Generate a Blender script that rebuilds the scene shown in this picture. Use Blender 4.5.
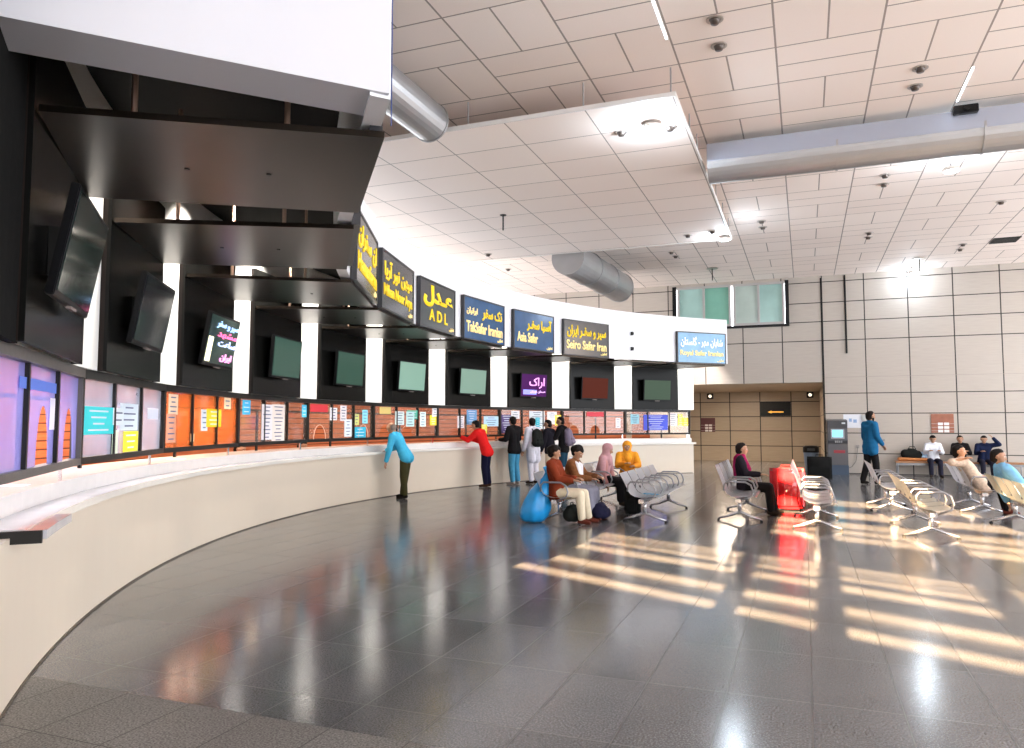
import bpy, bmesh, math, random
from mathutils import Vector, Matrix
random.seed(7)
for o in list(bpy.data.objects): bpy.data.objects.remove(o, do_unlink=True)
SC = bpy.context.scene
COL = SC.collection
PI = math.pi
R_ = math.radians

# ------------------------------------------------------------------ camera
cam_d = bpy.data.cameras.new('camera'); cam_d.sensor_width = 36; cam_d.lens = 36*750/1024
cam_d.clip_start = .05; cam_d.clip_end = 300
cam = bpy.data.objects.new('camera', cam_d); COL.objects.link(cam)
cam.location = (0, 0, 1.55); cam.rotation_euler = (PI/2+math.atan(50/750), 0, 0)
SC.camera = cam

# ------------------------------------------------------------------ sky, sun, exposure
w = bpy.data.worlds.new('sky'); SC.world = w; w.use_nodes = True
bg = w.node_tree.nodes['Background']
bg.inputs[0].default_value = (.92, .95, 1.0, 1); bg.inputs[1].default_value = 4.2
TH = R_(21.3)                                   # the hall's grid is turned by this against the view
SUN_DIR = Vector((.38, .925, 0)).normalized()   # horizontal travel of the low evening sun
SUN_EL = R_(17)
sd = bpy.data.lights.new('sun', 'SUN'); sd.energy = 78; sd.color = (1, .66, .36); sd.angle = R_(.4)
so = bpy.data.objects.new('sun', sd); COL.objects.link(so)
v = SUN_DIR*math.cos(SUN_EL)+Vector((0, 0, -math.sin(SUN_EL)))
so.rotation_euler = v.to_track_quat('-Z', 'Y').to_euler(); so.location = (-10, -18, 9)
vs = SC.view_settings
vs.view_transform = 'Standard'; vs.look = 'None'; vs.gamma = 1; vs.use_curve_mapping = False
vs.exposure = 0.6
try:
    SC.cycles.use_denoising = True; SC.cycles.denoiser = 'OPENIMAGEDENOISE'
    SC.cycles.max_bounces = 10; SC.cycles.diffuse_bounces = 5; SC.cycles.glossy_bounces = 4; SC.cycles.transmission_bounces = 6
    SC.cycles.transparent_max_bounces = 12
    SC.cycles.sample_clamp_indirect = 6; SC.cycles.caustics_reflective = False; SC.cycles.caustics_refractive = False
except Exception: pass

def lamp(name, kind, loc, energy, color=(1, 1, 1), size=.3, rot=None, spot=None, size_y=None):
    d = bpy.data.lights.new(name, kind); d.energy = energy; d.color = color
    if kind == 'AREA':
        d.size = size
        if size_y: d.shape = 'RECTANGLE'; d.size_y = size_y
    else: d.shadow_soft_size = size
    if spot: d.spot_size = spot; d.spot_blend = .6
    o = bpy.data.objects.new(name, d); COL.objects.link(o); o.location = loc
    if rot: o.rotation_euler = rot
    return o

# ------------------------------------------------------------------ materials
MATS = {}
def mat(name, color=(.8, .8, .8), rough=.5, metal=0., emit=None, es=1., alpha=None, spec=None, noise=0., nscale=20., coat=0.):
    if name in MATS: return MATS[name]
    m = bpy.data.materials.new(name); m.use_nodes = True; MATS[name] = m
    nt = m.node_tree; b = nt.nodes['Principled BSDF']
    b.inputs['Base Color'].default_value = (*color, 1); b.inputs['Roughness'].default_value = rough
    b.inputs['Metallic'].default_value = metal
    if spec is not None: b.inputs['Specular IOR Level'].default_value = spec
    if coat: b.inputs['Coat Weight'].default_value = coat; b.inputs['Coat Roughness'].default_value = .08
    if emit: b.inputs['Emission Color'].default_value = (*emit, 1); b.inputs['Emission Strength'].default_value = es
    if alpha is not None: b.inputs['Alpha'].default_value = alpha
    n = nt.nodes.new('ShaderNodeTexNoise'); n.inputs['Scale'].default_value = nscale; n.inputs['Detail'].default_value = 3
    tc = nt.nodes.new('ShaderNodeTexCoord'); nt.links.new(tc.outputs['Object'], n.inputs['Vector'])
    if noise:
        mx = nt.nodes.new('ShaderNodeMix'); mx.data_type = 'RGBA'
        mx.inputs[6].default_value = (*[c*(1-noise) for c in color], 1)
        mx.inputs[7].default_value = (*[min(1, c*(1+noise)) for c in color], 1)
        nt.links.new(n.outputs['Fac'], mx.inputs[0]); nt.links.new(mx.outputs[2], b.inputs['Base Color'])
    else:
        mr = nt.nodes.new('ShaderNodeMapRange'); mr.inputs[3].default_value = max(0, rough-.04); mr.inputs[4].default_value = min(1, rough+.04)
        nt.links.new(n.outputs['Fac'], mr.inputs[0]); nt.links.new(mr.outputs[0], b.inputs['Roughness'])
    return m

class NT:
    """small helper for math node chains"""
    def __init__(s, m): s.nt = m.node_tree; s.b = s.nt.nodes['Principled BSDF']
    def n(s, t, **k):
        x = s.nt.nodes.new(t)
        for a, b in k.items(): setattr(x, a, b)
        return x
    def link(s, a, b): s.nt.links.new(a, b)
    def m(s, op, a, b=None, c=None):
        x = s.nt.nodes.new('ShaderNodeMath'); x.operation = op
        for i, v in enumerate((a, b, c)):
            if v is None: continue
            if isinstance(v, (int, float)): x.inputs[i].default_value = v
            else: s.nt.links.new(v, x.inputs[i])
        return x.outputs[0]
    def xyz(s):
        tc = s.n('ShaderNodeTexCoord'); sp = s.n('ShaderNodeSeparateXYZ'); s.link(tc.outputs['Object'], sp.inputs[0])
        s.tc = tc.outputs['Object']; return sp.outputs
    def mix(s, f, a, b):
        x = s.n('ShaderNodeMix', data_type='RGBA')
        for i, v in ((0, f), (6, a), (7, b)):
            if isinstance(v, (int, float)): x.inputs[i].default_value = v
            elif isinstance(v, tuple): x.inputs[i].default_value = (*v, 1)
            else: s.link(v, x.inputs[i])
        return x.outputs[2]
    def noise(s, scale, detail=3, vec=None):
        x = s.n('ShaderNodeTexNoise'); x.inputs['Scale'].default_value = scale; x.inputs['Detail'].default_value = detail
        s.link(vec or s.tc, x.inputs['Vector']); return x.outputs['Fac']
    def edge(s, v, period, off, wid):
        """1 on a line of half-width wid every period"""
        f = s.m('FRACT', s.m('DIVIDE', s.m('SUBTRACT', v, off), period))
        d = s.m('MULTIPLY', s.m('MINIMUM', f, s.m('SUBTRACT', 1., f)), period)
        return s.m('LESS_THAN', d, wid)

def floor_mat(rough_band):
    m = mat('granite_flamed' if rough_band else 'granite_polished', (.1, .1, .1)); t = NT(m); x, y, z = t.xyz()[:3]
    n1 = t.noise(95, 4); n2 = t.noise(1.3, 2)
    lx = t.m('MULTIPLY', t.m('FLOOR', t.m('DIVIDE', t.m('SUBTRACT', x, .0), .46)), 7.13)
    ly = t.m('MULTIPLY', t.m('FLOOR', t.m('DIVIDE', y, .92)), 3.71)
    cm = t.n('ShaderNodeCombineXYZ'); t.link(lx, cm.inputs[0]); t.link(ly, cm.inputs[1])
    wn = t.n('ShaderNodeTexWhiteNoise', noise_dimensions='2D'); t.link(cm.outputs[0], wn.inputs['Vector'])
    a, b = ((.045, .042, .04), (.30, .285, .27)) if rough_band else ((.042, .044, .050), (.205, .205, .21))
    rp = t.n('ShaderNodeMapRange'); rp.inputs[1].default_value = .32; rp.inputs[2].default_value = .68; t.link(n1, rp.inputs[0])
    c = t.mix(rp.outputs[0], a, b)
    f = t.m('ADD', .62, t.m('ADD', t.m('MULTIPLY', wn.outputs[0], .22), t.m('MULTIPLY', n2, .6)))
    hs = t.n('ShaderNodeHueSaturation'); t.link(c, hs.inputs['Color']); t.link(f, hs.inputs['Value'])
    e = t.m('MAXIMUM', t.edge(x, .46, 0, .0032), t.edge(y, .92, 0, .0032))
    c = t.mix(e, hs.outputs[0], (.035, .033, .03)); t.link(c, t.b.inputs['Base Color'])
    if rough_band: r = t.m('ADD', .42, t.m('MULTIPLY', n1, .15))
    else: r = t.m('ADD', t.m('ADD', .095, t.m('MULTIPLY', n1, .09)), t.m('MULTIPLY', wn.outputs[0], .03))
    r = t.m('MAXIMUM', r, t.m('MULTIPLY', e, .4))
    for l in list(t.b.inputs['Roughness'].links): t.nt.links.remove(l)
    t.link(r, t.b.inputs['Roughness']); t.b.inputs['Specular IOR Level'].default_value = .5 if rough_band else .95
    return m

def ceiling_mat(name, px=1.2, py=1.07, ox=-.23, oy=9.71-1.07*2, simple=False):
    m = mat(name, (.8, .76, .72), .7); t = NT(m); x, y, z = t.xyz()[:3]
    u = t.m('DIVIDE', t.m('SUBTRACT', x, ox), px); v = t.m('DIVIDE', t.m('SUBTRACT', y, oy), py)
    if simple:
        e = t.m('MAXIMUM', t.edge(x, px, ox, .009), t.edge(y, py, oy, .009)); cu = t.m('FLOOR', u); cv = t.m('FLOOR', v)
    else:
        cu = t.m('FLOOR', u); cv = t.m('FLOOR', v)
        par = t.m('ABSOLUTE', t.m('MODULO', t.m('ADD', cu, cv), 2.))
        fu = t.m('FRACT', u); fv = t.m('FRACT', v)
        a = t.m('LESS_THAN', t.m('MULTIPLY', t.m('ABSOLUTE', t.m('SUBTRACT', fu, .5)), px), .011)
        b = t.m('LESS_THAN', t.m('MULTIPLY', t.m('ABSOLUTE', t.m('SUBTRACT', fv, .5)), py), .011)
        inner = t.m('ADD', t.m('MULTIPLY', par, a), t.m('MULTIPLY', t.m('SUBTRACT', 1., par), b))
        e = t.m('MAXIMUM', t.m('MAXIMUM', t.edge(x, px, ox, .012), t.edge(y, py, oy, .011)), inner)
    cm = t.n('ShaderNodeCombineXYZ'); t.link(cu, cm.inputs[0]); t.link(cv, cm.inputs[1])
    wn = t.n('ShaderNodeTexWhiteNoise', noise_dimensions='2D'); t.link(cm.outputs[0], wn.inputs['Vector'])
    c = t.mix(wn.outputs[0], (.92, .81, .75), (.97, .87, .81))
    c = t.mix(t.m('MULTIPLY', t.noise(60, 2), .12), c, (.6, .55, .5))
    c = t.mix(e, c, (.34, .29, .26)); t.link(c, t.b.inputs['Base Color'])
    return m

def wall_mat(name, px, ox, joints, c1, c2, wid=.016):
    m = mat(name, c1, .35); t = NT(m); x, y, z = t.xyz()[:3]
    e = t.edge(x, px, ox, wid)
    for j in joints:
        e = t.m('MAXIMUM', e, t.m('LESS_THAN', t.m('ABSOLUTE', t.m('SUBTRACT', z, j)), wid*.85))
    mp = t.n('ShaderNodeMapping'); mp.inputs['Scale'].default_value = (1.5, 1, 26); t.link(t.tc, mp.inputs['Vector'])
    g = t.noise(1.6, 4, mp.outputs[0])
    c = t.mix(g, c1, c2); c = t.mix(e, c, (.012, .010, .010)); t.link(c, t.b.inputs['Base Color'])
    return m

def brick_mat(name, a, b):
    m = mat(name, a, .6); t = NT(m); x, y, z = t.xyz()[:3]
    e = t.edge(z, .12, 0, .010)
    mp = t.n('ShaderNodeMapping'); mp.inputs['Scale'].default_value = (1, 1, 9); t.link(t.tc, mp.inputs['Vector'])
    g = t.noise(3.2, 4, mp.outputs[0])
    c = t.mix(g, a, b); c = t.mix(e, c, tuple(v*.35 for v in a)); t.link(c, t.b.inputs['Base Color'])
    return m

def glass_mat(name, tint, film):
    """clear pane with a printed film or glow tint of strength film"""
    m = bpy.data.materials.new(name); m.use_nodes = True; MATS[name] = m; nt = m.node_tree
    nt.nodes.remove(nt.nodes['Principled BSDF']); out = nt.nodes['Material Output']
    tr = nt.nodes.new('ShaderNodeBsdfTransparent'); gl = nt.nodes.new('ShaderNodeBsdfGlossy'); gl.inputs['Roughness'].default_value = .03
    df = nt.nodes.new('ShaderNodeBsdfDiffuse'); df.inputs[0].default_value = (*tint, 1)
    tl = nt.nodes.new('ShaderNodeBsdfTranslucent'); tl.inputs[0].default_value = (*tint, 1)
    m0 = nt.nodes.new('ShaderNodeMixShader'); m0.inputs[0].default_value = .5
    nt.links.new(df.outputs[0], m0.inputs[1]); nt.links.new(tl.outputs[0], m0.inputs[2])
    m1 = nt.nodes.new('ShaderNodeMixShader'); tc = nt.nodes.new('ShaderNodeTexCoord')
    n = nt.nodes.new('ShaderNodeTexNoise'); n.inputs['Scale'].default_value = 2.5; nt.links.new(tc.outputs['Object'], n.inputs['Vector'])
    mr = nt.nodes.new('ShaderNodeMapRange'); mr.inputs[3].default_value = film*.8; mr.inputs[4].default_value = min(1, film*1.2)
    nt.links.new(n.outputs['Fac'], mr.inputs[0]); nt.links.new(mr.outputs[0], m1.inputs[0])
    nt.links.new(tr.outputs[0], m1.inputs[1]); nt.links.new(m0.outputs[0], m1.inputs[2])
    m2 = nt.nodes.new('ShaderNodeMixShader'); fr = nt.nodes.new('ShaderNodeLayerWeight'); fr.inputs[0].default_value = .12
    ml = nt.nodes.new('ShaderNodeMath'); ml.operation = 'MULTIPLY_ADD'; ml.inputs[1].default_value = .3; ml.inputs[2].default_value = .015; nt.links.new(fr.outputs['Facing'], ml.inputs[0]); nt.links.new(ml.outputs[0], m2.inputs[0]); nt.links.new(m1.outputs[0], m2.inputs[1]); nt.links.new(gl.outputs[0], m2.inputs[2])
    nt.links.new(m2.outputs[0], out.inputs[0])
    return m

M_WHITE = mat('white_paint', (.86, .85, .87), .45, noise=.03, nscale=2)
M_PILLAR = mat('white_pillar_paint', (.9, .89, .86), .4)
M_CREAM = mat('counter_cream', (.76, .66, .54), .3, noise=.05, nscale=1.2)
M_STONE = mat('counter_stone', (.80, .77, .76), .18, noise=.08, nscale=9)
M_BLACK = mat('black_laminate', (.008, .008, .009), .3, spec=.2)
M_PANEL = mat('black_panel', (.007, .007, .0065), .22, spec=.09)
M_CANOPY = mat('brushed_dark_metal', (.036, .027, .021), .30, metal=.85, noise=.15, nscale=3)
M_DARKFR = mat('dark_frame', (.014, .013, .012), .35, spec=.25)
M_SOFFIT = mat('soffit_black', (.006, .006, .006), .8, spec=.1)
M_STEEL = mat('galvanised_duct', (.42, .42, .43), .42, metal=.7, noise=.08, nscale=3)
M_STEELB = mat('galvanised_flange', (.42, .46, .56), .4, metal=.7)
M_CHROME = mat('chrome', (.75, .75, .76), .15, metal=1)
M_SEAT = mat('silver_seat', (.80, .80, .84), .3, metal=.55)
M_SEATLEG = mat('aluminium_leg', (.62, .62, .66), .25, metal=.8)
M_ARM = mat('grey_armrest', (.28, .28, .30), .35, metal=.5)
M_RUB = mat('rubber', (.02, .02, .02), .7, spec=.2)
M_PAPER = mat('paper', (.9, .9, .9), .6)

# ------------------------------------------------------------------ mesh helpers
def tag(o, label=None, cat=None, group=None, kind=None):
    if label: o['label'] = label
    if cat: o['category'] = cat
    if group: o['group'] = group
    if kind: o['kind'] = kind
    return o
def empty(name, loc=(0, 0, 0), rz=0., label=None, cat=None, group=None, kind=None):
    o = bpy.data.objects.new(name, None); COL.objects.link(o); o.location = loc; o.rotation_euler = (0, 0, rz); o.empty_display_size = .1
    return tag(o, label, cat, group, kind)
def link(name, me, m, parent=None, smooth=False):
    if not isinstance(m, (list, tuple)): m = [m]
    for x in m: me.materials.append(x)
    if smooth:
        for p in me.polygons: p.use_smooth = True
    o = bpy.data.objects.new(name, me); COL.objects.link(o)
    if parent is not None: o.parent = parent
    return o
class B:
    def __init__(s): s.bm = bmesh.new()
    def box(s, x0, x1, y0, y1, z0, z1, M=None):
        P = [Vector((x, y, z)) for z in (z0, z1) for x, y in ((x0, y0), (x1, y0), (x1, y1), (x0, y1))]
        if M: P = [M @ p for p in P]
        v = [s.bm.verts.new(p) for p in P]
        for f in ((3, 2, 1, 0), (4, 5, 6, 7), (0, 1, 5, 4), (1, 2, 6, 5), (2, 3, 7, 6), (3, 0, 4, 7)): s.bm.faces.new([v[i] for i in f])
        return s
    def prism(s, pts, z0, z1, M=None):
        """pts ccw in xy, extruded in z"""
        M = M or Matrix()
        a = [s.bm.verts.new(M @ Vector((*p, z0))) for p in pts]; b = [s.bm.verts.new(M @ Vector((*p, z1))) for p in pts]
        n = len(pts); s.bm.faces.new(a[::-1]); s.bm.faces.new(b)
        for i in range(n): s.bm.faces.new((a[i], a[(i+1) % n], b[(i+1) % n], b[i]))
        return s
    def tube(s, pts, r, n=8, closed=False, rr=None):
        pts = [Vector(p) for p in pts]; L = len(pts); rings = []; up = None
        for i, p in enumerate(pts):
            a = pts[(i-1) % L] if (i or closed) else p; b = pts[(i+1) % L] if (i < L-1 or closed) else p
            d = (b-a).normalized()
            if up is None: up = Vector((0, 0, 1)) if abs(d.z) < .9 else Vector((1, 0, 0))
            x = d.cross(up).normalized(); up = x.cross(d).normalized(); q = rr[i] if rr else r
            rings.append([s.bm.verts.new(p+(x*math.cos(2*PI*k/n)+up*math.sin(2*PI*k/n))*q) for k in range(n)])
        for i in range(L if closed else L-1):
            A, C = rings[i], rings[(i+1) % L]
            for k in range(n): s.bm.faces.new((A[k], A[(k+1) % n], C[(k+1) % n], C[k]))
        if not closed: s.bm.faces.new(rings[0][::-1]); s.bm.faces.new(rings[-1])
        return s
    def lathe(s, prof, n=20, M=None):
        M = M or Matrix(); rings = []
        for r, z in prof: rings.append([s.bm.verts.new(M @ Vector((max(r, 1e-4)*math.cos(2*PI*k/n), max(r, 1e-4)*math.sin(2*PI*k/n), z))) for k in range(n)])
        for A, C in zip(rings, rings[1:]):
            for k in range(n): s.bm.faces.new((A[k], A[(k+1) % n], C[(k+1) % n], C[k]))
        s.bm.faces.new(rings[0][::-1]); s.bm.faces.new(rings[-1])
        return s
    def sphere(s, c, r, sub=2, sc=(1, 1, 1)):
        M = Matrix.Translation(c) @ Matrix.Diagonal((r*sc[0], r*sc[1], r*sc[2], 1))
        bmesh.ops.create_icosphere(s.bm, subdivisions=sub, radius=1, matrix=M); return s
    def grid(s, rows, closed=False):
        """rows of points -> quad sheet"""
        V = [[s.bm.verts.new(p) for p in r] for r in rows]
        for A, C in zip(V, V[1:]):
            for k in range(len(A)-1): s.bm.faces.new((A[k], A[k+1], C[k+1], C[k]))
        return s
    def me(s, name, smooth=False, bevel=0., solid=0.):
        if solid:
            bmesh.ops.solidify(s.bm, geom=s.bm.faces[:], thickness=solid)
        if bevel: bmesh.ops.bevel(s.bm, geom=s.bm.edges[:], offset=bevel, segments=2, affect='EDGES', clamp_overlap=True)
        bmesh.ops.recalc_face_normals(s.bm, faces=s.bm.faces[:])
        m = bpy.data.meshes.new(name); s.bm.to_mesh(m); s.bm.free()
        if smooth:
            for p in m.polygons: p.use_smooth = True
        return m
    def build(s, name, m, parent=None, smooth=False, bevel=0., solid=0., loc=None, rz=None):
        o = link(name, s.me(name, smooth, bevel, solid), m, parent)
        if loc is not None: o.location = loc
        if rz is not None: o.rotation_euler = (0, 0, rz)
        return o
def struct(name, b, m, parent=None, **k):
    o = b.build(name, m, parent, **k)
    if parent is None: o['kind'] = 'structure'
    return o

# the hall's own axes: u along the far wall, v away from the camera
E1 = Vector((math.cos(TH), -math.sin(TH), 0)); E2 = Vector((math.sin(TH), math.cos(TH), 0))
def W(u, v, z=0.): return E1*u+E2*v+Vector((0, 0, z))
# centre of the curved counter and of the curved fascia
CC = Vector((10.94, 10.06, 0)); CF = Vector((10.444, 10.664, 0)); RF = 12.54
def pol(th, R, z=0., C=CC): a = R_(th); return C+Vector((R*math.cos(a), R*math.sin(a), z))
def arc(b, t0, t1, r0, r1, z0, z1, n=60, C=CC, f0=None):
    """solid ring segment; r may be a function of the angle"""
    A = []
    for i in range(n+1):
        t = t0+(t1-t0)*i/n; k = f0(t) if f0 else 0
        A.append([b.bm.verts.new(p) for p in (pol(t, r0+k, z0, C), pol(t, r1+k, z0, C), pol(t, r1+k, z1, C), pol(t, r0+k, z1, C))])
    for P, Q in zip(A, A[1:]):
        for k in range(4): b.bm.faces.new((P[k], P[(k+1) % 4], Q[(k+1) % 4], Q[k]))
    b.bm.faces.new(A[0][::-1]); b.bm.faces.new(A[-1]); return b

ORD = ['first', 'second', 'third', 'fourth', 'fifth', 'sixth', 'seventh', 'eighth', 'ninth', 'tenth']

# ------------------------------------------------------------------ shell: floor, ceiling, walls
fl = B(); fl.box(-14, 12, 3.34, 34.2, -.2, 0)
o = struct('floor', fl, floor_mat(False)); o.rotation_euler = (0, 0, -TH)
fl = B(); fl.box(-14, 12, -14, 3.34, -.2, -.001)
o = struct('floor_band', fl, floor_mat(True)); o.rotation_euler = (0, 0, -TH)
ZC = 6.27
c = B(); c.prism([(-16, 4.6), (11, -9), (11, 25.9), (-16, 25.9)], ZC, ZC+.25)
o = struct('ceiling', c, ceiling_mat('ceiling_tiles')); o.rotation_euler = (0, 0, -TH)

JO = [.02, .64, 1.27, 1.88, 2.51, 4.19, 4.80, 5.41, 6.07]
M_FAR = wall_mat('cream_wall_panels', 1.215, .595, JO, (.42, .37, .325), (.54, .485, .43))
D = 25.65
def far(name, boxes, m, **k):
    b = B()
    for x in boxes: b.box(*x)
    o = struct(name, b, m, **k); o.rotation_euler = (0, 0, -TH); return o
far('wall_far', [(.575, 12, D, D+.3, 0, ZC), (-15, .575, D, D+.3, 2.87, 4.74), (-15, -4.1, D, D+.3, 4.74, ZC), (-.5, .575, D, D+.3, 4.74, ZC),
                 (-4.1, -.5, D, D+.3, 6.15, ZC), (-15, -5.6, D, D+.3, 0, 2.87)], M_FAR)
M_ALC = wall_mat('alcove_wall_panels', 1.23, -.52, [.63, 1.26, 1.86, 2.48], (.40, .32, .23), (.54, .44, .33), .018)
far('wall_alcove', [(-5.9, .875, 33.28, 33.5, 0, 2.9), (.575, .875, D+.3, 33.28, 0, 2.9), (-5.9, -5.6, D+.3, 33.28, 0, 2.9)], M_ALC)
far('ceiling_alcove', [(-5.9, .875, D+.3, 33.5, 2.9, 3.1)], mat('alcove_soffit', (.62, .50, .38), .6))
far('trim_alcove_edge', [(.55, .6, D-.02, D+.02, 0, 6.2)], M_BLACK)
b = B()
for z in (3.02,): b.box(.6, 12, D-.004, D, z-.005, z+.005)
o = struct('trim_faint_joint', b, mat('faint_joint', (.35, .3, .27), .6)); o.rotation_euler = (0, 0, -TH)

# clerestory windows high in the far wall
def clerestory(u0, u1, n):
    r = empty('window_%d' % n, W(0, 0), -TH, kind='structure')
    b = B(); b.box(u0-.05, u1+.05, D-.06, D+.02, 4.70, 4.78); b.box(u1+.02 if n == 2 else u0-.16, u1+.14 if n == 2 else u0-.03, D-.06, D+.02, 4.70, 6.2)
    b.build('black_surround', M_BLACK, r)
    b = B(); t = .07
    b.box(u0, u1, D-.05, D+.1, 4.78, 4.86); b.box(u0, u1, D-.05, D+.1, 6.10, 6.17)
    m = (u0+u1)/2
    for x in (u0, m-t/2, u1-t): b.box(x, x+t, D-.05, D+.1, 4.86, 6.10)
    b.build('window_frame', mat('aluminium_frame', (.45, .43, .42), .4), r)
    for k, (x0, x1) in enumerate(((u0+t, m-t/2), (m+t/2, u1-t))):
        b = B(); b.box(x0, x1, D+.03, D+.05, 4.86, 6.10)
        g = b.build('window_pane', mat('green_glass_%d' % ((n*2+k) % 3), [(.22, .48, .38), (.50, .60, .55), (.38, .58, .54)][(n*2+k) % 3], .12, noise=.25, nscale=1.5), r)
clerestory(-3.95, -2.2, 1); clerestory(-2.12, -.53, 2)

# low evening sun reaches the floor through slits of this unseen facade, shaped to cast the stripes
NF = Vector((.743, .669, 0)); TF = Vector((.669, -.743, 0))
kk = math.tan(SUN_EL)/.901
def slit(n0, n1): return ((n0+3)*kk, (n1+3)*kk)
slits = [slit(5.57, 5.85), slit(6.03, 6.11), slit(6.17, 6.5), slit(7.01, 7.33), slit(7.52, 7.76), slit(7.84, 8.0), slit(8.05, 8.25),
         slit(10.0, 10.5), slit(10.62, 11.1), slit(11.25, 11.9), slit(12.4, 13.3), slit(14.2, 15.2), slit(16.1, 16.6)]
MF = Matrix.Translation(-NF*3) @ Matrix(((TF.x, NF.x, 0, 0), (TF.y, NF.y, 0, 0), (0, 0, 1, 0), (0, 0, 0, 1)))
b = B(); z = 0.
for a, c_ in slits:
    b.box(-26, 26, -.06, 0, z, a, MF); z = c_
b.box(-26, 26, -.06, 0, z, 6.6, MF)
for t0, t1 in ((-26, -2.45), (.5, .67), (1.40, 1.60), (2.95, 3.2), (6.0, 6.25), (9.1, 9.3), (12.2, 26)): b.box(t0, t1, -.10, .02, 0, 6.6, MF)
b.box(-26, .55, -.12, .03, 4.3, 6.6, MF)  # added blocker keeping sun off the bulkhead and the left seat rows
struct('wall_sun_mask', b, mat('facade_grey', (.55, .53, .5), .6))

# ------------------------------------------------------------------ suspended ceiling raft, ducts, fittings
r = empty('suspended_ceiling_raft', W(-1.5, 9.72, 5.86), -TH, 'large white tiled ceiling raft hung on thin rods under the main ceiling', 'ceiling raft')
b = B(); b.box(-11, 0, 0, 8.2, 0, .03); b.build('raft_tiles', ceiling_mat('raft_tiles', 1.2, .9, -.02, .02, True), r)
b = B()
for q in ((-11, .02, -.02, 0), (-11, .02, 8.2, 8.22)): b.box(*q, -.012, .05)
b.box(0, .02, 0, 8.2, -.012, .05); b.build('edge_trim', mat('raft_edge', (.8, .78, .76), .4), r)
for x, y in ((-.05, .05), (-1.25, .05), (-3.0, .05), (-.03, 1.65), (-.03, 2.5), (-.03, 5.3), (-.03, 7.9), (-.03, 6.6)):
    b = B(); b.tube([(x, y, .03), (x, y, .41)], .012, 6); b.build('hanger_rod', M_STEEL, r)

def duct(label, u0, v0, u1, v1, z, rad, flange, nsec, flat=1.):
    a = W(u0, v0); c_ = W(u1, v1); d = (c_-a); L = d.length; rz = math.atan2(d.y, d.x)
    r = empty('air_duct', (a.x, a.y, z), rz, label, 'duct')
    for i in range(nsec):
        x0 = L*i/nsec; x1 = L*(i+1)/nsec
        b = B(); M = Matrix.Translation((x0, 0, 0)) @ Matrix.Rotation(PI/2, 4, 'Y') @ Matrix.Diagonal((flat, 1, 1, 1))
        b.lathe([(rad*.9, 0), (rad, .0), (rad, x1-x0-.03), (rad*1.05, x1-x0-.03), (rad*1.05, x1-x0)], 28, M)
        b.build('duct_section', M_STEEL, r, smooth=False)
    if flange:
        b = B(); b.box(0, L, -rad*1.02*flange, -rad*.9*flange, -.02, rad*.9); b.build('flange_strip', M_STEELB, r)
    return r
duct('silver air duct running under the ceiling above the seating', -1.40, 12.72, 10.5, 12.72, 5.88, .30, 1, 6)
duct('short silver duct between the white bulkhead and the ceiling raft', -5.0, 4.5, -5.0, 9.55, 5.95, .28, 0, 2)
duct('wide silver duct emerging behind the far edge of the ceiling raft', -5.5, 18.0, -5.25, 22.6, 5.76, .44, 0, 3)
b = B(); b.box(-.16, .16, -.1, .1, -.12, 0); b.tube([(0, -.1, -.06), (0, -.14, -.06)], .04, 10)
tag(b.build('security_camera', M_BLACK, loc=W(2.3, 12.42, 6.2), rz=-TH, bevel=.01), 'small black camera box mounted beside the long ceiling duct', 'camera')

M_CAN = mat('downlight_rim', (.55, .5, .46), .3, metal=.6)
def downlight_proto():
    r = empty('downlight', (0, 0, 0))
    b = B(); b.lathe([(.10, -.012), (.10, 0), (.075, 0), (.075, -.012)], 20); b.build('rim', M_CAN, r)
    b = B(); b.lathe([(.045, -.06), (.055, -.03), (.074, -.001)], 20); b.build('reflector', mat('downlight_dark', (.10, .08, .07), .3, metal=.5), r, smooth=True)
    return r
def copy_tree(o, parent=None):
    c_ = o.copy(); COL.objects.link(c_); c_.parent = parent
    for ch in list(o.children): copy_tree(ch, c_)
    return c_
dl = downlight_proto(); first = True
DL = [((-.87, 8.75), 'nearest'), ((-.89, 9.40), 'second nearest'), ((1.54, 10.98), None), ((1.55, 11.56), None), ((1.53, 15.59), None), ((1.56, 16.17), None),
      ((-.83, 18.14), None), ((-.83, 18.71), None), ((1.59, 20.23), None), ((1.6, 20.69), None), ((4.0, 18.39), None), ((3.98, 22.42), None), ((4.02, 23.04), None),
      ((-3.31, 20.56), None), ((-3.28, 21.1), None), ((-8.33, 21.04), None)]
DLL = ['round recessed downlight in the main ceiling beside the raft corner, the nearer of its pair', 'round recessed downlight in the main ceiling beside the raft corner, the farther of its pair',
       'recessed downlight on the near side of the long duct, nearer of the pair', 'recessed downlight on the near side of the long duct, farther of the pair',
       'recessed downlight just behind the long duct, nearer of the pair', 'recessed downlight just behind the long duct, farther of the pair',
       'recessed downlight beside the far corner of the raft, nearer of the pair', 'recessed downlight beside the far corner of the raft, farther of the pair',
       'recessed downlight halfway between duct and panelled wall, nearer of the pair', 'recessed downlight halfway between duct and panelled wall, farther of the pair',
       'lone recessed downlight behind the duct near the square black vent', 'recessed downlight close to the floodlight at the panelled wall, nearer of the pair', 'recessed downlight close to the floodlight at the panelled wall, farther of the pair',
       'recessed downlight in front of the high windows, nearer of the pair', 'recessed downlight in front of the high windows, farther of the pair', 'recessed downlight beyond the raft above the white fascia']
for ((u, v_), _), lb in zip(DL, DLL):
    o = dl if first else copy_tree(dl); first = False
    o.location = W(u, v_, ZC); tag(o, lb, 'ceiling light', 'recessed downlights in the main ceiling')
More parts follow.
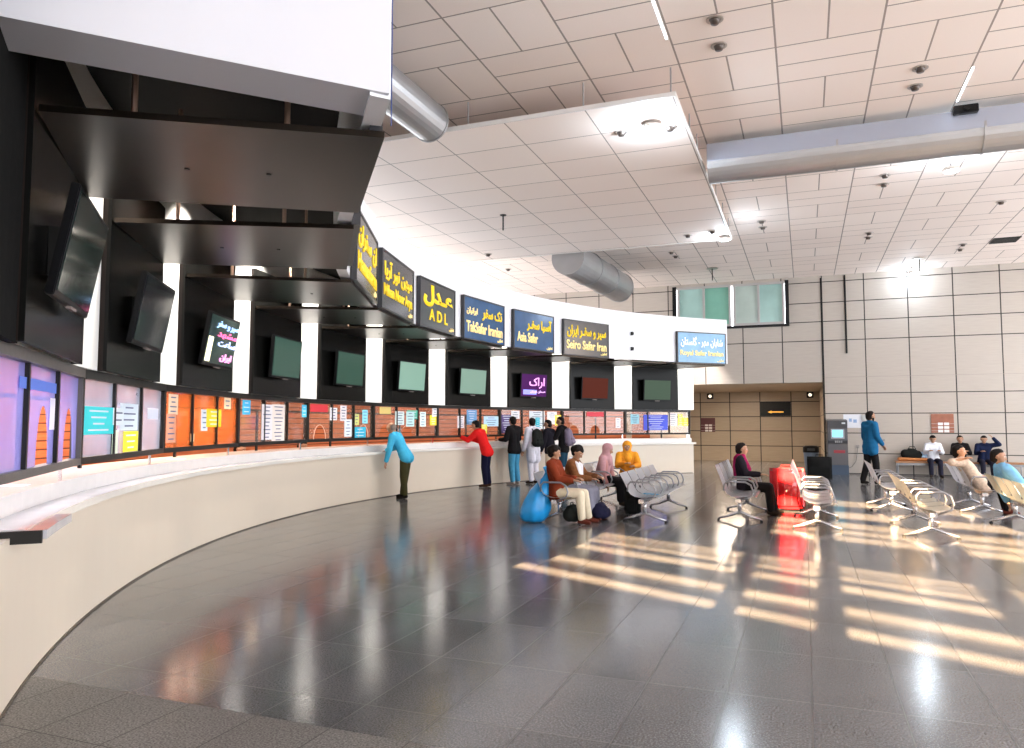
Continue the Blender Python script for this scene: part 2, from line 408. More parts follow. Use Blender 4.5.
for (u, v_), lb in (((-2.43, 10.68), 'recessed downlight at the near corner of the raft, left one beside the floodlight'), ((-1.73, 10.75), 'recessed downlight at the near corner of the raft, right one beside the floodlight'),
                    ((-2.39, 17.2), 'dark recessed downlight at the far corner of the raft'), ((-1.82, 17.04), 'pale recessed downlight at the far corner of the raft next to the small lamp'), ((-7.4, 17.3), 'recessed downlight at the far edge of the raft above the fascia')):
    o = copy_tree(dl); o.location = W(u, v_, 5.858); tag(o, lb, 'ceiling light', 'recessed downlights in the ceiling raft')
for (u, v_), _ in DL[:13]: lamp('downlight_lamp', 'SPOT', W(u, v_, ZC-.02), 160, (1, .90, .80), .06, (0, 0, 0), R_(120))
def floodlight(u, v_, z, lb, e, drop=.0):
    r = empty('floodlight', W(u, v_, z), -TH, lb, 'ceiling light')
    if drop: b = B(); b.tube([(0, 0, 0), (0, 0, -drop)], .015, 8); b.build('stem', M_STEEL, r)
    b = B(); b.lathe([(.05, -drop), (.12, -drop-.03), (.14, -drop-.09), (.12, -drop-.09)], 24); b.build('housing', M_CAN, r, smooth=True)
    b = B(); b.lathe([(.118, -drop-.085), (.118, -drop-.095), (.02, -drop-.11)], 24)
    b.build('lens', mat('flood_lens', (1, 1, 1), .3, emit=(.72, .88, 1), es=14), r, smooth=True)
    p = W(u, v_, z-drop-.16); lamp('floodlight_lamp', 'POINT', p, e, (.74, .87, 1), .20)
floodlight(-1.95, 10.5, 5.86, 'bright bluish round floodlight under the near corner of the raft', 90)
floodlight(2.46, 14.6, 6.05, 'bright bluish floodlight hanging just behind the long duct', 80, .05)
floodlight(3.1, 25.2, ZC, 'bright floodlight hanging against the top of the panelled far wall', 45, .12)
floodlight(-1.62, 17.6, 5.86, 'small bright white lamp at the far corner of the raft', 60)
for u, v_, lb in ((-2.51, 23.15, 'smoke detector on a short stem in front of the high windows'), (3.15, 23.9, 'smoke detector on a stem near the wall floodlight')):
    r = empty('smoke_detector', W(u, v_, ZC), 0, lb, 'smoke detector')
    b = B(); b.lathe([(.16, -.03), (.17, -.015), (.1, 0)], 16); b.build('base_disc', M_CAN, r)
    b = B(); b.tube([(0, 0, -.03), (0, 0, -.38)], .014, 6); b.build('stem', M_RUB, r)
b = B(); b.box(-.3, .3, -.3, .3, -.02, .005)
for k in range(6): b.box(-.27, .27, -.26+k*.09, -.22+k*.09, -.035, -.018)
tag(b.build('ceiling_vent', mat('vent_black', (.01, .012, .012), .5), loc=W(4.9, 22.3, ZC), rz=-TH), 'square black air vent in the ceiling near the far wall', 'vent')
for u0, v0, v1, lb in ((-1.47, 6.6, 9.0, 'thin glowing light strip in the ceiling seam beside the raft'), (2.19, 11.2, 12.35, 'thin glowing light strip in the ceiling seam before the long duct')):
    b = B(); b.box(-.012, .012, v0, v1, -.006, .004)
    tag(b.build('light_strip', mat('strip_light', (1, 1, 1), .4, emit=(.75, .88, 1), es=4), loc=W(u0, 0, ZC), rz=-TH), lb, 'light strip')
b = B(); b.tube([(0, 0, 0), (0, 0, -.32)], .015, 8); b.lathe([(.07, -.005), (.07, 0)], 14)
tag(b.build('hanging_rod', M_RUB, loc=W(-5.71, 14.14, 5.86)), 'short dark rod hanging from the middle of the raft', 'rod')

lamp('alcove_fill', 'AREA', W(-2.5, 29, 2.85), 170, (1, .82, .64), 1.2, (0, 0, 0))  # fill light added under the alcove ceiling, no fixture there
# ------------------------------------------------------------------ far wall fittings
b = B()
r = empty('self_service_kiosk', W(.92, D-.32, 0), -TH, 'tall grey self-service kiosk with a small lit screen against the far wall', 'kiosk')
M_K = mat('kiosk_grey', (.09, .09, .10), .4); 
b = B(); b.box(-.29, .29, -.25, .28, 0, .30); b.build('base', mat('kiosk_base', (.05, .08, .13), .4), r, bevel=.01)
b = B(); P = [(-.27, .3), (-.22, .95), (-.30, 1.05), (-.22, 1.42), (-.28, 1.66), (.28, 1.70), (.28, .3)]
b.prism([(y, z) for y, z in P][::-1], -.28, .28, Matrix(((0, 0, 1, 0), (1, 0, 0, 0), (0, 1, 0, 0), (0, 0, 0, 1)))); b.build('cabinet', M_K, r, bevel=.008)
b = B(); b.box(-.19, .19, -.012, 0, -.15, .15); s_ = b.build('screen_bezel', mat('bezel_grey', (.4, .42, .45), .4), r); s_.location = (0, -.262, 1.25); s_.rotation_euler = (R_(-11), 0, 0)
b = B(); b.box(-.14, .14, -.018, -.012, -.10, .11); b.build('screen', mat('kiosk_screen', (.1, .3, .4), .3, emit=(.15, .75, .95), es=1.5), s_)
b = B()
for i in range(4):
    for j in range(3): b.box(-.10+i*.055, -.06+i*.055, -.02, 0, j*.022, .015+j*.022)
kp = b.build('keypad', mat('key_white', (.5, .52, .55), .4), r); kp.location = (.02, -.285, .98)
b = B(); b.box(-.16, .16, -.008, 0, -.035, .05); lg = b.build('red_notice_strip', mat('kiosk_red', (.35, .03, .05), .4), r); lg.location = (.04, -.245, .70)
b = B(); b.box(.12, .22, -.012, 0, 0, .05); x_ = b.build('card_slot', mat('slot_light', (.7, .75, .8), .3), r); x_.location = (0, -.27, 1.55)

def plaque(name, u, v_, z, w_, h, lb, c_):
    r = empty(name, W(u, v_, z), -TH, lb, 'wall plate')
    b = B(); b.box(-w_/2, w_/2, -.03, 0, -h/2, h/2); b.build('back_plate', c_, r, bevel=.004)
    for j in range(3):
        b = B(); b.box(-w_/2, w_/2, -.034, -.028, -h*.02-h*.19*j-.005, -h*.02-h*.19*j+.005); b.build('divider', mat('plate_line', (.55, .5, .48), .4), r)
        for i in range(2):
            x = (-.12+i*.16)*w_/.6*1.0
            b = B(); b.box(x, x+.13*w_/.6, -.045, -.03, -h*.02-h*.19*j-.045, -h*.02-h*.19*j+.035); b.build('socket_button', mat('socket_white', (.85, .83, .82), .4), r)
    return r
plaque('socket_plate', 3.83, D, 1.57, .60, .56, 'reddish-brown wooden plate with white sockets on the far wall above the bench', mat('wood_plate', (.34, .12, .07), .5, noise=.3, nscale=8))
plaque('socket_plate', -3.9, 33.28, 1.51, .60, .60, 'dark maroon plate with white sockets on the alcove wall', mat('maroon_plate', (.10, .02, .03), .4))
r = empty('direction_sign', W(-1.14, 33.24, 2.18), -TH, 'black hanging direction sign with orange arrow in the alcove', 'sign')
b = B(); b.box(-.60, .60, -.06, .02, -.30, .30); b.build('sign_box', M_BLACK, r, bevel=.01)
b = B(); b.prism([(-.30, -.13), (-.15, -.19), (-.15, -.155), (.32, -.155), (.32, -.105), (-.15, -.105), (-.15, -.07)], 0, .01, Matrix(((1, 0, 0, 0), (0, 0, -1, -.06), (0, 1, 0, 0), (0, 0, 0, 1))))
b.build('arrow', mat('sign_orange', (.85, .45, .08), .5, emit=(1, .5, .08), es=.6), r)
for u, lb in ((-3.78, 'square wall lamp high on the alcove wall at the maroon plate'), (.22, 'square wall lamp high in the alcove corner above the kiosk')):
    r2 = empty('wall_lamp', W(u, 33.26 if u < 0 else 33.2, 2.74), -TH, lb, 'wall lamp')
    b = B(); b.box(-.13, .13, -.10, .04, -.12, .12); b.build('housing', M_BLACK, r2, bevel=.012)
    b = B(); b.lathe([(.07, 0), (.07, .02), (.03, .035)], 16, Matrix.Translation((0, -.1, 0)) @ Matrix.Rotation(PI/2, 4, 'X')); b.build('lens', mat('lamp_lens', (.8, .75, .7), .3, emit=(1, .85, .65), es=1.0), r2)
b = B(); b.box(-.26, .26, -.004, 0, -.21, .21)
o = tag(b.build('wall_notice', mat('notice_white', (.82, .84, .9), .5), loc=W(1.38, D, 1.64), rz=-TH), 'white printed notice on the far wall beside the kiosk', 'notice')
b = B(); b.box(-.1, -.02, -.007, -.003, -.02, .08); b.box(.02, .12, -.007, -.003, -.05, .05); b.build('print', mat('print_blue', (.3, .45, .7), .5), o)
b = B(); b.box(-.07, .07, -.05, 0, -.17, .17)
tag(b.build('junction_box', mat('box_grey', (.55, .56, .55), .5), loc=W(1.72, D, 1.66), rz=-TH, bevel=.006), 'small grey junction box on the far wall behind the standing man', 'junction box')
b = B(); b.tube([(0, -.02, 0), (0, -.02, 2.48)], .03, 10)
tag(b.build('wall_pipe', M_BLACK, loc=W(1.27, D, 3.76), rz=-TH), 'short black pipe running down from the ceiling on the far wall', 'pipe')
b = B(); b.box(-.05, .05, -.03, 0, -.05, .05)
o = tag(b.build('wall_socket', mat('socket_dark', (.3, .28, .27), .4), loc=W(1.5, D, .85), rz=-TH, bevel=.004), 'socket with dangling cable low on the wall beside the kiosk', 'socket')
b = B(); b.tube([(0, -.04, 0), (-.02, -.05, -.2), (-.06, -.05, -.45), (-.18, -.05, -.62), (-.36, -.06, -.70)], .009, 6); b.build('cable', mat('cable_grey', (.12, .12, .12), .5), o)
b = B(); b.lathe([(.04, 0), (.03, .03)], 12, Matrix.Rotation(PI/2, 4, 'X'))
tag(b.build('wall_socket', mat('socket_dark'), loc=W(2.24, D, 1.06), rz=-TH), 'round dark socket on the far wall between the standing man and the bench', 'socket')
r = empty('waste_bin', W(.16, 26.6, 0), -TH, 'blue-grey waste bin with black lid at the alcove opening', 'bin')
b = B(); b.lathe([(.17, 0), (.19, .02), (.235, .62), (.235, .64)], 24); b.build('body', mat('bin_blue', (.20, .27, .38), .4), r, smooth=False)
b = B(); b.lathe([(.25, .62), (.255, .66), (.25, .80), (.19, .84), (.02, .85)], 24); b.build('lid', M_BLACK, r)
b = B(); b.box(-.12, .12, -.262, -.24, .68, .76); b.build('flap', mat('flap_grey', (.05, .05, .05), .5), r)

# ------------------------------------------------------------------ booth wall (white pillars), soffit, fascia, counter
RG = 15.0; PB = 9.42; T0 = 195.2
def tb(i): return T0-PB*i          # far edge of booth i
b = B(); arc(b, 203.6, 110.0, 14.93, 15.2, 2.0, 4.4, 90)
struct('wall_booths', b, M_PILLAR)
b = B(); arc(b, 209.5, 203.6, 14.90, 15.2, 1.99, 4.9, 8)
struct('wall_booths_end', b, M_SOFFIT)
b = B(); arc(b, 209, 204.9, 15.1, 15.2, 1.06, 1.96, 6); struct('trim_booth_end', b, M_BLACK)
b = B(); arc(b, 206.5, 110.3, 17.4, 17.6, 0, 2.7, 60)
M_BRICK = brick_mat('orange_slats', (.26, .045, .012), (.66, .21, .075)); struct('wall_booth_back', b, M_BRICK)
b = B(); arc(b, 206, 109.8, 15.55, 15.58, 1.765, 1.80, 60)
for t in range(11): arc(b, 109.9+9.42*t+3.1, 109.9+9.42*t+3.25, 15.55, 15.58, .9, 1.8, 1)
struct('trim_booth_rail', b, M_BLACK)
b = B(); b.box(-.06, .06, -2.45, 0, 0, 2.7)
struct('wall_booth_end', b, M_PILLAR, loc=pol(110.35, 15.12), rz=R_(110.35-90)+PI)
b = B(); arc(b, 206.5, 110.3, 15.3, 17.5, 2.6, 2.7, 60)
struct('ceiling_booths', b, mat('booth_ceiling', (.7, .6, .5), .6))
def bow(t): return 0 if t < 196 else (t-196)**2*.0018
b = B(); arc(b, 210.6, 108.3, RF, RF+.12, 3.36, 4.70, 110, CF, bow)
struct('wall_fascia', b, mat('fascia_white', (.90, .90, .93), .35))
# soffit above the canopies
b = B(); V = []
for i in range(61):
    t = i/60; V.append((pol(210.4+(108.4-210.4)*t, RF+.12+bow(210.4+(108.4-210.4)*t), 4.35, CF), pol(208+(109.6-208)*t, 15.2, 4.35)))
for z in (4.35, 4.5):
    pass
bm = b.bm; A = [[bm.verts.new(q+Vector((0, 0, dz))) for q in p for dz in (0, .12)] for p in V]
for P, Q in zip(A, A[1:]):
    for k0, k1 in ((0, 2), (2, 3), (3, 1), (1, 0)): bm.faces.new((P[k0], P[k1], Q[k1], Q[k0]))
struct('ceiling_soffit', b, M_SOFFIT)
# white bulkhead end that closes the structure towards the camera
p0 = Vector((-.68, 4.05, 0)); p1 = Vector((-3.6, 2.62, 0)); d = (p1-p0).normalized(); nn = Vector((-d.y, d.x, 0))*-1
if nn.y < 0: nn = -nn
b = B(); q = [p0, p1, p1+nn*.36, p0+nn*.36]
b.prism([(x.x, x.y) for x in q], 3.38, 6.3)
struct('wall_bulkhead', b, mat('bulkhead_white', (.66, .66, .71), .45, noise=.02, nscale=1))
b = B(); q0 = Vector((-.68, 4.05, 0)); b.box(-.006, .003, -.004, .0, 3.2, 6.2)
struct('trim_bulkhead_corner', b, mat('corner_blue', (.02, .05, .22), .4), loc=q0+Vector((.012, .01, 0)), rz=R_(-60))

# counter
r = empty('service_counter', pol(150, 15), 0, 'long curved cream service counter with a stone top running below the booth windows', 'counter')
r.location = (0, 0, 0)
b = B(); arc(b, 209, 110.2, 14.90, 15.02, 0, .93, 110); b.build('front_panel', M_CREAM, r)
b = B(); arc(b, 203.2, 110.0, 14.83, 15.12, .93, .965, 110); b.build('ledge', mat('ledge_stone', (.62, .61, .66), .12, noise=.16, nscale=4), r)
b = B(); arc(b, 203.2, 110.0, 14.82, 14.835, .915, .968, 110); b.build('ledge_lip', mat('ledge_lip', (.80, .76, .70), .25), r)
b = B(); arc(b, 209, 110.0, 15.09, 15.75, .93, 1.095, 110); b.build('countertop', mat('counter_top_white', (.80, .78, .76), .2, noise=.06, nscale=8), r)
b = B(); arc(b, 209, 110.4, 14.89, 14.90, 0, .014, 110); b.build('kick_strip', mat('kick_brown', (.10, .08, .06), .5), r)
b = B(); arc(b, 203.4, 200.3, 14.73, 14.84, .915, .966, 10); b.build('shelf_extension', mat('shelf_grey', (.5, .5, .54), .14, noise=.2, nscale=5), r)
b = B(); arc(b, 203.5, 203.4, 14.75, 14.98, .895, .966, 1); b.build('shelf_end', M_DARKFR, r)

# ------------------------------------------------------------------ lettering
FONT_AR = {'ـ': '\u0640', 'ا': ('\uFE8D', '\uFE8E'), 'آ': ('\uFE81', '\uFE82'), 'د': ('\uFEA9', '\uFEAA'), 'ر': ('\uFEAD', '\uFEAE'), 'و': ('\uFEED', '\uFEEE'), 'ز': ('\uFEAF', '\uFEB0'),
           'ب': '\uFE8F', 'ت': '\uFE95', 'س': '\uFEB1', 'ش': '\uFEB5', 'ع': '\uFEC9', 'ف': '\uFED1', 'ل': '\uFEDD', 'م': '\uFEE1', 'ن': '\uFEE5', 'ه': '\uFEE9', 'گ': '\uFB92', 'ک': '\uFB8E', 'ی': '\uFBFC', 'ج': '\uFE9D', 'ق': '\uFED5'}
def shape(s):
    out = []
    for i, ch in enumerate(s):
        if ch not in FONT_AR: out.append(ch); continue
        f = FONT_AR[ch]
        prev = i > 0 and s[i-1] in FONT_AR and isinstance(FONT_AR[s[i-1]], str)
        if isinstance(f, tuple): out.append(f[1] if prev else f[0]); continue
        nxt = i+1 < len(s) and s[i+1] in FONT_AR
        if ch == 'ـ': out.append(ch); continue
        k = (3 if nxt else 1) if prev else (2 if nxt else 0)
        out.append(chr(ord(f)+k))
    return ''.join(reversed(out))
def text_mesh(s, height, width, bold=.02, depth=.01, ar=False):
    """lettering fitted to a box of width x height, standing in the xz plane facing -y, centred"""
    c_ = bpy.data.curves.new('lettering', 'FONT'); c_.body = shape(s) if ar else s; c_.offset = bold; c_.resolution_u = 3
    o = bpy.data.objects.new('lettering', c_); COL.objects.link(o)
    me = bpy.data.meshes.new_from_object(o.evaluated_get(bpy.context.evaluated_depsgraph_get()))
    bpy.data.objects.remove(o, do_unlink=True); bpy.data.curves.remove(c_)
    xs = [v.co.x for v in me.vertices]; ys = [v.co.y for v in me.vertices]
    if not xs: return me
    x0, x1, y0, y1 = min(xs), max(xs), min(ys), max(ys); sx = width/(x1-x0); sy = height/(y1-y0)
    bm = bmesh.new(); bm.from_mesh(me)
    for v in bm.verts: v.co = Vector(((v.co.x-(x0+x1)/2)*sx, 0, (v.co.y-(y0+y1)/2)*sy))
    r_ = bmesh.ops.extrude_face_region(bm, geom=bm.faces[:])
    for g in r_['geom']:
        if isinstance(g, bmesh.types.BMVert): g.co.y -= depth
    bmesh.ops.recalc_face_normals(bm, faces=bm.faces[:])
    bm.to_mesh(me); bm.free(); me.materials.clear(); return me
def text(name, s, x, z, wd, h, m, parent, y=0., bold=.02, ar=False):
    o = link(name, text_mesh(s, h, wd, bold, .012, ar), m, parent); o.location = (x, y, z); return o

# ------------------------------------------------------------------ signs and canopies
SIGN_T = [(208.9, 201.3), (198.9, 190.6), (186.9, 178.2), (176.7, 168.2), (166.6, 158.7), (156.8, 148.5), (146.6, 138.9), (137.0, 128.8), (126.8, 118.7), (116.8, 108.8)]
M_Y = mat('sign_yellow', (.95, .68, .02), .4, emit=(1, .7, .02), es=.25)
M_YP = mat('sign_pale_yellow', (.95, .80, .35), .4, emit=(1, .75, .3), es=.3)
M_SG = mat('sign_grey', (.085, .085, .09), .16, noise=.1, nscale=2); M_SB = mat('sign_blue', (.045, .11, .24), .16, noise=.35, nscale=3)
M_SL = mat('sign_light_blue', (.20, .42, .66), .16, noise=.3, nscale=3); M_SF = mat('sign_frame_black', (.02, .02, .025), .3)
SIGNS = {1: ('grey', M_SG, None, None, 'hidden'), 2: ('grey', M_SG, 'ان سفران', 'Hamsafaran', ''), 3: ('grey', M_SG, 'میهن نور آریا', 'Mihan Noor Arya', ''), 4: ('grey', M_SG, 'عـدل', 'A D L', ''),
         5: ('blue', M_SB, 'تک سفر', 'TakSafar Iranian', ''), 6: ('blue', M_SB, 'آسیا سفـر', 'Asia Safar', ''), 7: ('grey', M_SG, 'سیر و سفـر ایران', 'Seiro Safar Iran', ''), 9: ('light blue', M_SL, 'شایان مهر - گلستان', 'Royal Safar Iranian', '')}
SLAB = {0: 'dark sign box nearest the camera, its back turned, below the white bulkhead', 1: 'sign box on the fascia seen edge-on between nearest canopy and first readable sign',
        2: 'steeply foreshortened grey sign with yellow lettering, leftmost readable on the fascia', 3: 'grey sign with two lines of yellow lettering, second readable from the left', 4: 'dark grey sign with three wide-spaced Latin capitals in yellow',
        5: 'blue sign with yellow lettering, left one of the two blue signs side by side', 6: 'blue sign with yellow lettering, right one of the two blue signs side by side', 7: 'grey sign with yellow lettering on the right half of the fascia', 9: 'pale blue sign with white and yellow lettering at the right end of the fascia'}
for i, (ta, tb_) in enumerate(SIGN_T):
    A_ = pol(ta, RF+bow(ta), 0, CF); B_ = pol(tb_, RF+bow(tb_), 0, CF)
    mid = (A_+B_)/2; ax = (B_-A_).normalized(); wd = (B_-A_).length; rz = math.atan2(ax.y, ax.x)
    ny = Vector((-ax.y, ax.x, 0))
    if i != 8:
        r = empty('fascia_sign', mid-ny*(.06 if i > 1 else -.02 if i == 0 else .05)+Vector((0, 0, 3.33)), rz, SLAB[i], 'sign', 'signs along the curved fascia')
        hw = wd/2; H_ = .93
        b = B(); b.box(-hw, hw, -.03, .05, 0, .03); b.box(-hw, hw, -.03, .05, H_-.03, H_); b.box(-hw, -hw+.03, -.03, .05, .03, H_-.03); b.box(hw-.03, hw, -.03, .05, .03, H_-.03)
        b.build('frame', M_SF, r)
        S = SIGNS.get(i, ('grey', M_SG, None, None, ''))
        b = B(); b.box(-hw+.03, hw-.03, -.02, .04, .03, H_-.03); b.build('face', S[1], r)
        if S[2]:
            mA, mB = (M_Y, M_YP if i > 4 else M_Y)
            if i == 9: mA = mat('sign_white_letter', (.9, .92, .95), .4, emit=(.9, .95, 1), es=.3)
            if i == 5:
                text('persian_lettering', 'تک سفر', hw*.36, .62, hw*1.0, .30, mA, r, -.021, .03, True); text('small_lettering', 'ایرانیان', -hw*.62, .62, hw*.5, .17, M_YP, r, -.021, .03, True)
            elif i == 4: text('persian_lettering', S[2], 0, .63, wd*.82, .42, mA, r, -.021, .05, True)
            elif i == 6: text('persian_lettering', S[2], wd*.12, .62, wd*.62, .34, mA, r, -.021, .04, True)
            else: text('persian_lettering', S[2], 0, .63, wd*.86, .33, mA, r, -.021, .03, True)
            if i == 6: text('latin_lettering', S[3], -wd*.17, .30, wd*.5, .24, mB, r, -.021, .025)
            elif i == 4: text('latin_lettering', S[3], 0, .28, wd*.52, .22, mB, r, -.021, .02)
            else: text('latin_lettering', S[3], 0, .29, wd*.88, .24 if i != 9 else .2, mB if i != 9 else M_YP, r, -.021, .025)
            text('corner_lettering', 'تعاونی', wd*.38, .10, .24, .09, M_YP, r, -.021, .02, True)
    # canopy from the sign back to the booth wall
    far_ = pol(tb(i)+2., RG-.12); near = pol(tb(i)+8.6, RG-.16)
    a0 = A_-ny*.02; b0 = B_-ny*.02
    Q = [(p.x, p.y) for p in (a0, near, far_, b0)]
    b = B(); b.prism(Q[::-1], 3.29, 3.33)
    cr = empty('booth_canopy', (mid.x, mid.y, 0), 0, 'dark brown metal canopy reaching from the fascia back over the %s booth from the camera' % ORD[i], 'canopy', 'canopies over the ticket booths')
    o = b.build('panel', M_CANOPY, cr); o.matrix_parent_inverse = Matrix.Translation((-mid.x, -mid.y, 0))
    for k, t in enumerate((.3, .75)):
        for e, (p, q_) in enumerate(((a0, near),)):
            c0 = p.lerp(q_, t)+(b0-a0)*.05; b = B(); b.tube([(c0.x, c0.y, 3.33), (c0.x, c0.y, 4.36)], .018, 6)
            h_ = b.build('hanger', mat('hanger_wood', (.22, .13, .09), .5), cr); h_.matrix_parent_inverse = Matrix.Translation((-mid.x, -mid.y, 0))
    for t in (.35, .62):
        c0 = a0.lerp(b0, .5).lerp(near.lerp(far_, .5), t); b = B(); b.lathe([(.018, 3.282), (.018, 3.29)], 8, Matrix.Translation((c0.x, c0.y, 0)))
        h_ = b.build('bolt', M_BLACK, cr); h_.matrix_parent_inverse = Matrix.Translation((-mid.x, -mid.y, 0))
for z, k in ((4.09, 0), (3.66, 1)):
    p = pol(124.4, RF-.01, z, CF); b = B(); b.box(-.035, .035, -.05, 0, -.05, .05); b.tube([(0, -.05, 0), (0, -.07, 0)], .03, 8)
    tag(b.build('cable_outlet', M_BLACK, loc=p, rz=R_(124.4-90)), 'small black outlet on the bare stretch of white fascia, the %s one' % ('upper', 'lower')[k], 'outlet')

# ------------------------------------------------------------------ booths: black panels, televisions, windows
M_TVF = mat('tv_bezel', (.006, .006, .007), .3, spec=.1)
SCR = [mat('tv_dark_green', (.006, .016, .014), .1, spec=.3), mat('tv_dark', (.006, .007, .012), .1, spec=.3), mat('tv_dark_green2', (.012, .022, .018), .1, spec=.3, emit=(.02, .05, .04), es=.5), mat('tv_green', (.02, .04, .033), .15, spec=.15, emit=(.05, .12, .085), es=.4),
       mat('tv_green', (0, 0, 0)), mat('tv_pale', (.10, .16, .13), .15, emit=(.24, .42, .33), es=.55), mat('tv_pale2', (.10, .16, .13), .15, emit=(.22, .36, .28), es=.5), mat('tv_purple', (.014, .003, .022), .25, spec=.04, emit=(.09, .012, .13), es=.6),
       mat('tv_red', (.02, .002, .001), .25, spec=.04, emit=(.10, .014, .003), es=.6), mat('tv_grey_green', (.02, .03, .02), .25, spec=.05, emit=(.08, .13, .085), es=.45)]
TVL = ['large dark television tilted down on the nearest black panel', 'dark television with a pale reflection on the second black panel from the camera', 'television with coloured writing and a bright strip on the third black panel',
       'dull green television on the fourth black panel from the camera', 'dull green television on the fifth black panel from the camera', 'pale green television below the sign with wide-spaced capitals', 'pale green television on the black panel below the left blue sign',
       'television showing purple writing on the black panel below the right blue sign', 'television with a dark red screen', 'grey-green television on the last black panel at the right end']
PANE_M = {0: ('film_lilac', (.46, .46, .95), .50), 1: ('film_pale_blue', (.70, .80, .98), .34), 'x': ('film_clear', (.8, .74, .70), .06), 2: ('glow_tint_orange', (.95, .26, .05), .30)}  # third booth's orange glow is put into its pane colour
GM = {k: glass_mat(*v) for k, v in PANE_M.items()}
def framed(th): return R_(th-90)
for i in range(10):
    tf = tb(i); tn = tf+PB; tp = tf+5.3
    # black panel
    pw = 2*(RG-.14)*math.sin(R_(3.3)); rz = framed(tp)
    pr = empty('display_board', pol(tp, (RG-.14)*math.cos(R_(3.3)), 0), rz, 'tall glossy black board carrying the television over the %s booth from the camera' % ORD[i], 'display board', 'black boards between the white pillars')
    b = B(); b.box(-pw/2, pw/2, 0, .03, 2.0, 3.9); b.build('face', M_PANEL, pr)
    for x in (-pw/2, pw/2-.04): b = B(); b.box(x, x+.04, .03, .09, 2.0, 3.9); b.build('side_return', mat('panel_side', (.018, .012, .010), .35, spec=.12), pr)
    # television
    tr = empty('television', pol(tp+(1.0 if i == 0 else .25), (RG-.14)*math.cos(R_(3.3)), 2.6), framed(tp), TVL[i], 'television', 'televisions on the booth panels')
    b = B(); b.box(-.15, .15, -.08, .0, -.15, .15); b.tube([(0, -.05, .05), (0, -.15, .05)], .03, 8); b.build('bracket', M_DARKFR, tr)
    b = B(); b.box(-.52, .52, 0, .05, -.33, .33); tv = b.build('bezel', M_TVF, tr, bevel=.006); tv.location = (0, -.17, 0); tv.rotation_euler = (R_(10 if i < 3 else 4), 0, 0)
    b = B(); b.box(-.49, .49, -.006, 0, -.295, .30); sc_ = b.build('screen', SCR[i], tv)
    b = B(); b.box(-.08, .08, -.012, .02, -.345, -.328); b.build('sensor_bar', mat('sensor', (.25, .2, .18), .4), tv)
    if i == 2:
        for k, (x, z, w_, h, m_) in enumerate(((.08, .2, .75, .10, ((.35, .55, .85))), (.12, .08, .68, .10, ((.85, .15, .35))), (.15, -.02, .6, .09, ((.5, .6, .95))), (.2, -.2, .4, .11, ((.95, .35, .75))))):
            text('screen_lettering', ['سیر و سفر', 'مشهد', 'ساعت', 'ایران'][k], x, z, w_, h, mat('tvtext%d' % k, m_, .4, emit=m_, es=1.2), sc_, -.008, .02, True)
        b = B(); b.box(-.48, -.32, -.009, -.006, -.28, .03); b.build('bright_strip', mat('tv_strip', (.9, .85, .6), .4, emit=(.9, .85, .6), es=.9), sc_)
    if i == 7:
        m_ = (.85, .35, .8); text('screen_lettering', 'اراک', .1, .07, .6, .30, mat('tvtext7', m_, .4, emit=m_, es=1.), sc_, -.008, .01, True)
        m_ = (.25, .25, .8); b = B(); b.box(-.42, .1, -.009, -.006, -.25, -.12); b.build('blue_band', mat('tvband', m_, .4, emit=m_, es=.7), sc_)
        text('screen_subtitle', 'همدان تهران', .15, -.17, .6, .08, mat('tvtext8', (.8, .5, .9), .4, emit=(.8, .5, .9), es=.8), sc_, -.011, .01, True)
    # window unit
    tm = (tf+tn)/2; ww = 2*RG*math.sin(R_(PB/2)); rz = framed(tm)
    wr = empty('booth_window', pol(tm, RG*math.cos(R_(PB/2)), 0), rz, 'dark framed three-pane ticket window of the %s booth from the camera' % ORD[i], 'window', 'ticket windows behind the counter')
    hw = ww/2; z0, z1 = 1.22, 1.955; e1_ = hw-.045; x1 = -hw/3+.01; x2 = hw/3+.01
    b = B(); b.box(-hw, hw, -.03, .05, z0, z0+.055); b.box(-hw, hw, -.04, .05, z1-.03, z1+.045)
    for x in (-hw, hw-.035): b.box(x, x+.035, -.03, .05, z0+.055, z1-.03)
    b.build('frame', M_DARKFR if i else mat('frame_grey', (.10, .09, .085), .4), wr)
    for x in (x1, x2): b = B(); b.box(x-.018, x+.018, -.02, .04, z0+.055, z1-.03); b.build('mullion', M_DARKFR, wr)
    b = B(); b.box(hw-.05, hw-.01, .10, .12, 1.09, z0+.02); b.box(hw-.05, hw-.01, .0, .12, z0, z0+.02); b.build('support_post', M_CHROME, wr)
    arch = {0: (1, 2), 1: (), 2: (), 3: (), 4: (0, 2), 5: (0, 1), 6: (), 7: (), 8: (0, 1), 9: ()}[i]
    gm = GM[i] if i in (0, 1, 2) else GM['x']
    for k, (xa, xb) in enumerate(((-hw+.035, x1-.018), (x1+.018, x2-.018), (x2+.018, hw-.035))):
        b = B(); zb, zt = z0+.055, z1-.03
        if k in arch:
            cx = (xa+xb)/2+(.08 if i == 0 else 0); aw, ah = (.17, .40) if i < 8 else (.2, .25)
            if i in (4, 5): aw, ah = .2, .26
            arcp = [(cx+aw*math.cos(PI*j/14), zb+ah*math.sin(PI*j/14)) for j in range(15)]
            pts = [(xb, zb), (xb, zt), (xa, zt), (xa, zb)]
            poly = pts+arcp[::-1]
            vs_ = [b.bm.verts.new((x, .006, z)) for x, z in poly]; f = b.bm.faces.new(vs_)
            r_ = bmesh.ops.extrude_face_region(b.bm, geom=[f])
            for g in r_['geom']:
                if isinstance(g, bmesh.types.BMVert): g.co.y += .006
            b.bm.faces.ensure_lookup_table()
        else: b.box(xa, xb, .006, .012, zb, zt)
        p_ = b.build('pane', gm, wr)
